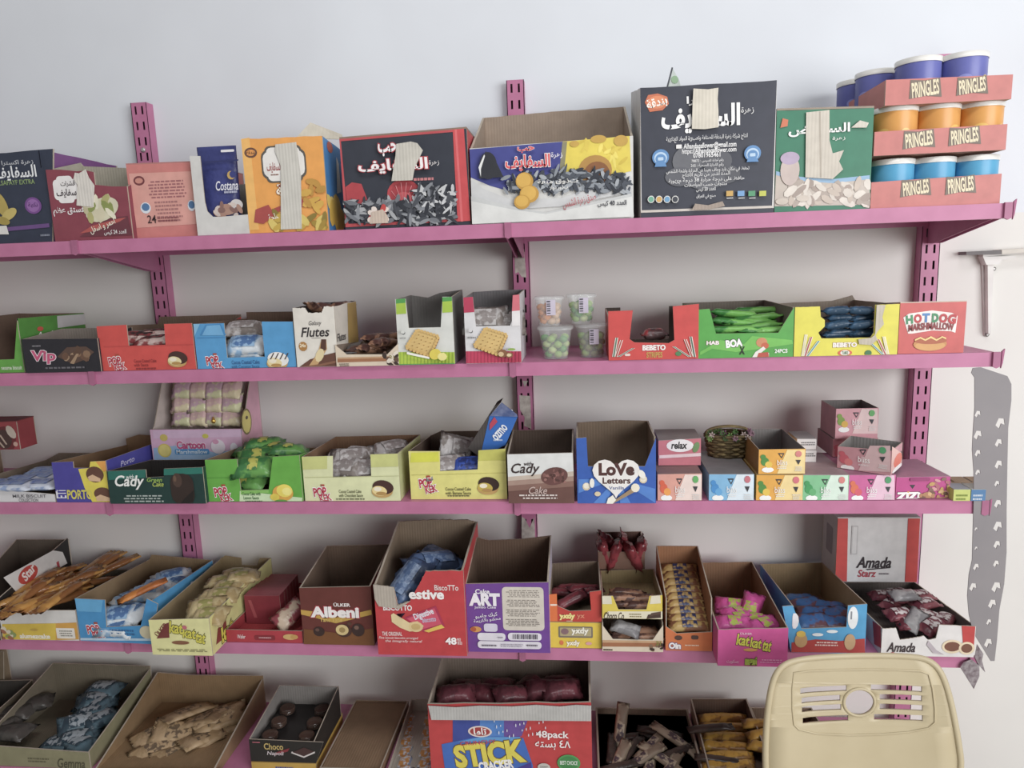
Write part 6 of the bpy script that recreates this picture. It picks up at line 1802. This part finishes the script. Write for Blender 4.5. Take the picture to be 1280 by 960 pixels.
# big cracker carton
b = B('cracker_carton', 'large red and blue open carton with yellow lettering, torn grey rim', 'carton', R5, [(541, 995), (741, 995), (739, 878), (534, 880)], d=-.02, depth=.2, out='#c63a3c', inn='#8a7a6c', t=.004, jag=.003,
      art=[('p', '#3c4ea0', [(566, 930), (650, 922), (650, 899), (566, 899)]), ('p', '#4f86d0', [(600, 925), (650, 920), (650, 899), (600, 899)]), ('p', '#6d50a0', [(630, 922), (652, 920), (660, 899), (630, 899)]),
           ('p', '#3f6fc4', [(560, 992), (668, 992), (666, 956), (654, 922), (622, 920), (590, 922), (552, 930)]), ('p', '#5fa0dc', [(572, 927), (600, 921), (650, 921), (652, 925), (600, 927)]), ('p', '#4a3c94', [(560, 992), (600, 980), (664, 952), (668, 992)]),
           ('e', '#e6d6d0', 600, 914, 15, 7), ('e', '#a83a3a', 600, 914, 12.5, 5.4), ('t', '#f6efec', 'تاما', 592, 909, 608, 918, {'b': .03}),
           ('t', '#e4d43c', 'STICK', 567, 927, 657, 956, {'b': .05, 'ol': '#7a5a1c', 'ow': .025, 'rot': 8}), ('t', '#f4f2f0', 'CRACKER', 598, 950, 642, 961, {'b': .05, 'rot': 8}), ('t', '#c94a5a', 'CRUNCHY', 575, 925, 620, 930, {'rot': 6}),
           ('t', '#f6f0ee', '48pack', 670, 913, 711, 924, {'b': .02}), ('t', '#f6f0ee', '٤٨ بسته', 669, 924, 713, 936, {'b': .012}),
           ('e', '#4f9f54', 711, 953, 14.5, 10.5), ('e', '#3f8a48', 711, 953, 12, 8.5), ('t', '#e6f0e4', 'BEST CHOICE', 700, 950, 722, 955, {'b': .02}), ('e', '#c9c4bc', 680, 958, 8, 5), ('l', '#6a6a6a', 675, 956, 685, 960, 2)] +
          [('e', '#dfe3ec', 618 + (k * 37) % 66, 900 + (k * 23) % 20, .6, 2.2 - (k % 3) * .4) for k in range(20)])
tear(b, [(540, 897.5), (739, 899), (739, 880), (720, 879), (700, 881), (670, 879), (640, 881), (600, 880), (570, 882), (536, 880)], '#b9b7b3', 'torn_white_liner')
pks('pack_wine', b, [(570, 868, .05, (10, 0, 10)), (600, 866, .08, (10, 0, -10)), (640, 868, .06, (0, 10, 20)), (680, 862, .07, (15, 0, 0)), (702, 862, .06, (10, 0, 10)), (620, 858, .12, (0, 0, 0)), (700, 855, .12, (0, 0, 10)), (660, 858, .12, (0, 0, 60)), (585, 860, .12, (0, 0, 0))], 'dark wine red pack inside the big cracker carton', 'packs in the cracker carton')
# carton of paper sticks
b = B('snack_carton', 'brown carton of paper and foil sticks right of cracker carton', 'carton', R5, [(748, 992), (882, 993), (880, 972), (750, 970)], d=.0, depth=.235, out='#8f7760', inn='#8f7a66', back=[(858, 886), (744, 884)], t=.004)
mb = MB()
mb.box(b.uL + .004, b.uR - .004, .004, b.D - .004, .0024, .004, mat('#3c3432', .8))  # dark sheet laid over the carton base
mb.build('dark_base_sheet', b.root)
pks('stick_paper', b, [(775, 915, .13, (20, -62, 70)), (815, 930, .11, (0, 0, 55)), (800, 950, .06, (0, -20, 25)), (830, 950, .06, (0, 10, -40)), (845, 925, .12, (0, 15, -35)), (812, 958, .05, (10, 0, 80)), (838, 960, .04, (0, 0, 65)), (770, 958, .05, (0, -30, 60))], 'beige paper stick with dark print in the brown carton', 'paper sticks')
pks('stick_dark', b, [(775, 958, .04, (0, 0, 20)), (790, 935, .1, (0, 0, 60)), (825, 915, .15, (0, 0, -15)), (845, 940, .09, (0, 0, 30)), (765, 935, .1, (0, 0, 85)), (800, 920, .15, (0, 0, 10))], 'dark brown stick between the paper sticks', 'dark sticks')
# carton of yellow packs
b = B('snack_carton', 'narrow brown carton of golden yellow packs left of the chair', 'carton', R5, [(886, 992), (968, 993), (962, 965), (880, 963)], d=.0, depth=.235, out='#8c705a', inn='#6d5444', back=[(928, 873), (862, 873)], t=.003)
sp = [(900 + (k % 2) * 22 - (k // 2) * 1.5, 958 - (k // 2) * 12, .03 + (k // 2) * .033, (random.uniform(0, 18), 0, random.uniform(-14, 14))) for k in range(12)]
pks('pack_yellow', b, sp, 'golden yellow pack in the narrow brown carton', 'yellow packs')
pks('stick_dark', b, [(888, 910, .12, (0, 0, 10)), (900, 950, .04, (0, 0, -10))], 'dark stick lying on the golden packs', 'dark sticks on the golden packs')
b = B('snack_carton', 'brown carton of yellow packs half hidden behind the chair', 'carton', R5, [(972, 992), (1062, 993), (1054, 968), (966, 966)], d=.0, depth=.23, out='#8c705a', inn='#7d6450', back=[(1002, 884), (934, 884)], t=.003)
pks('pack_yellow', b, [(952, 918, .12, (5, 0, 20)), (956, 935, .08, (5, 0, -20)), (948, 905, .15, (0, 0, 0)), (975, 910, .14, (0, 0, 10)), (990, 930, .1, (0, 0, -10))], 'golden yellow pack in the carton behind the chair', 'yellow packs behind the chair')
# ================================================================ beige plastic chair
CY = 1.10
PLM = mat('#c2b38f', .42, 'paint', '#bbab86', 14.0)
c0 = at_y(1080, 900, CY)
chair = empty('plastic_chair', (c0.x, CY, 0))
tag(chair, 'beige moulded plastic chair with slotted backrest in front of the shelves', 'chair')
ztop = at_y(1080, 820, CY).z


def chair_uv(px, py):
    p = at_y(px, py, CY)
    return (p.x - c0.x, p.z)


def surf(u, w):
    return CY + .02 - .16 * (ztop - w) - .75 * u * u


def bend(x, y, z):
    d = Vector((x + c0.x, CY, y)) - CAM
    yy = surf(x, y)
    p = CAM + d * (yy / CY)
    return (p.x - c0.x, p.y - CY + (-z), p.z)


zb = .47


def lowpt(px):
    return (at_y(px, 960, CY).x - c0.x, zb)


outer = [lowpt(962)] + [chair_uv(*q) for q in ((957, 960), (957, 930), (959, 895), (963, 865), (968, 846), (976, 834), (988, 827), (1010, 823), (1045, 820.5), (1085, 819.5), (1125, 820), (1150, 822),
         (1163, 827), (1173, 836), (1181, 852), (1188, 876), (1194, 905), (1199, 935), (1202, 960))] + [lowpt(1196)]
outer[0] = (outer[1][0] + .012, zb)
outer[-1] = (outer[-2][0] - .004, zb)
for _ in range(2):                                   # round the outline off
    q = [outer[0]]
    for a, b_ in zip(outer[:-1], outer[1:]):
        q += [(a[0] * .75 + b_[0] * .25, a[1] * .75 + b_[1] * .25), (a[0] * .25 + b_[0] * .75, a[1] * .25 + b_[1] * .75)]
    outer = q + [outer[-1]]
holes = []
# left slots rise towards the round hole, right slots fall away from it
for (xa, xb, ya, yb) in ((1000, 1058, 861, 857), (1001.5, 1050, 873, 869), (1002, 1051, 884, 880.5), (1003, 1060, 898, 894)):
    n = 6
    top = [(xa + (xb - xa) * k / n, ya + (yb - ya) * (k / n) ** .6 - 1.2) for k in range(n + 1)]
    bot = [(x, y + 7.4) for x, y in top[::-1]]
    holes.append([chair_uv(*q) for q in top + bot])
for (xa, xb, ya, yb) in ((1088, 1152, 856, 858.5), (1099, 1152, 868, 870), (1099, 1153, 880, 882), (1092, 1153, 893, 894.5)):
    n = 6
    top = [(xa + (xb - xa) * k / n, ya + (yb - ya) * (k / n) ** 1.6 - 1.2) for k in range(n + 1)]
    bot = [(x, y + 7.4) for x, y in top[::-1]]
    holes.append([chair_uv(*q) for q in top + bot])
hc = chair_uv(1073.5, 877)
hr = abs(chair_uv(1092, 877)[0] - hc[0])
holes.append([(hc[0] + hr * math.cos(t), hc[1] + hr * math.sin(t)) for t in [2 * math.pi * k / 32 for k in range(32)]])
plate('backrest', outer, holes, .0036, PLM, chair, cuts=3, bend=bend)



def ridge(name, path, r, lift=.0022):
    vv, ff = [], []
    n = len(path)
    for i, (u, w) in enumerate(path):
        c = Vector(bend(u, w, lift))
        a, b_ = Vector(bend(*path[(i + 1) % n], lift)), Vector(bend(*path[i - 1], lift))
        tg = (a - b_).normalized()
        nx = Vector((0, 1, 0))
        sd = tg.cross(nx).normalized()
        for q in range(6):
            t = math.pi / 3 * q
            vv.append(c + sd * (r * math.cos(t)) + nx * (r * .8 * math.sin(t)))
    for i in range(n):
        for q in range(6):
            j = (i + 1) % n
            ff.append([i * 6 + q, j * 6 + q, j * 6 + (q + 1) % 6, i * 6 + (q + 1) % 6])
    mb = MB()
    mb.raw(vv, ff, PLM, True)
    return mb.build(name, chair)


ridge('hole_rim', [(hc[0] + (hr + .001) * math.cos(t), hc[1] + (hr + .001) * math.sin(t)) for t in [2 * math.pi * k / 40 for k in range(40)]], .0026)
ridge('edge_rim', outer, .0055, 0.0)
rect = []
for q in ((992, 840), (1010, 838), (1045, 836.5), (1085, 836), (1120, 836.5), (1150, 838), (1160, 842), (1165, 860), (1168, 885), (1168, 902), (1160, 909), (1135, 914), (1100, 917), (1060, 918), (1020, 916), (998, 911), (992, 905), (990, 885), (990, 860)):
    rect.append(chair_uv(*q))
ridge('panel_ridge', rect, .0016)
# seat, apron and legs below the picture
mb = MB()
outl = []
for k in range(28):
    t = 2 * math.pi * k / 28
    c, s = math.cos(t), math.sin(t)
    outl.append((.215 * math.copysign(abs(c) ** .5, c), -.27 + .21 * math.copysign(abs(s) ** .5, s)))
mb.prism([(x, y, .445 - .02 * (1 - (x / .215) ** 2)) for x, y in outl], (0, 0, -.012), PLM)
mb.build('seat', chair)
mb = MB()
for k in range(28):
    (x0, y0), (x1, y1) = outl[k], outl[(k + 1) % 28]
    mb.prism([(x0, y0, .443), (x1, y1, .443), (x1 * .985, y1, .39), (x0 * .985, y0, .39)], (0, .004, 0), PLM)
mb.build('apron', chair)
mb = MB()
mb.prism([(-.165, -.075, .42), (.165, -.075, .42), (.165, -.045, .48), (-.165, -.045, .48)], (0, .012, 0), PLM)
mb.build('back_support', chair)
for sx in (-1, 1):
    for ya, yb in ((-.09, -.02), (-.45, -.49)):
        mb = MB()
        vv, ff = [], []
        for k in range(6):
            t = k / 5
            cx_, cy_, z_ = sx * (.185 + .03 * t), ya + (yb - ya) * t, .43 * (1 - t)
            r_ = .028 - .008 * t
            for q in range(10):
                a = 2 * math.pi * q / 10
                vv.append((cx_ + r_ * math.cos(a), cy_ + r_ * .8 * math.sin(a), z_))
        for k in range(5):
            for q in range(10):
                ff.append([k * 10 + q, k * 10 + (q + 1) % 10, (k + 1) * 10 + (q + 1) % 10, (k + 1) * 10 + q])
        mb.raw(vv, ff, PLM, True)
        mb.face([vv[50 + q] for q in range(10)], PLM)
        mb.build('leg', chair)
# the lettering source was only a tool
bpy.data.objects.remove(_TO)
bpy.data.curves.remove(_TC)
bpy.data.scenes.remove(_TS)
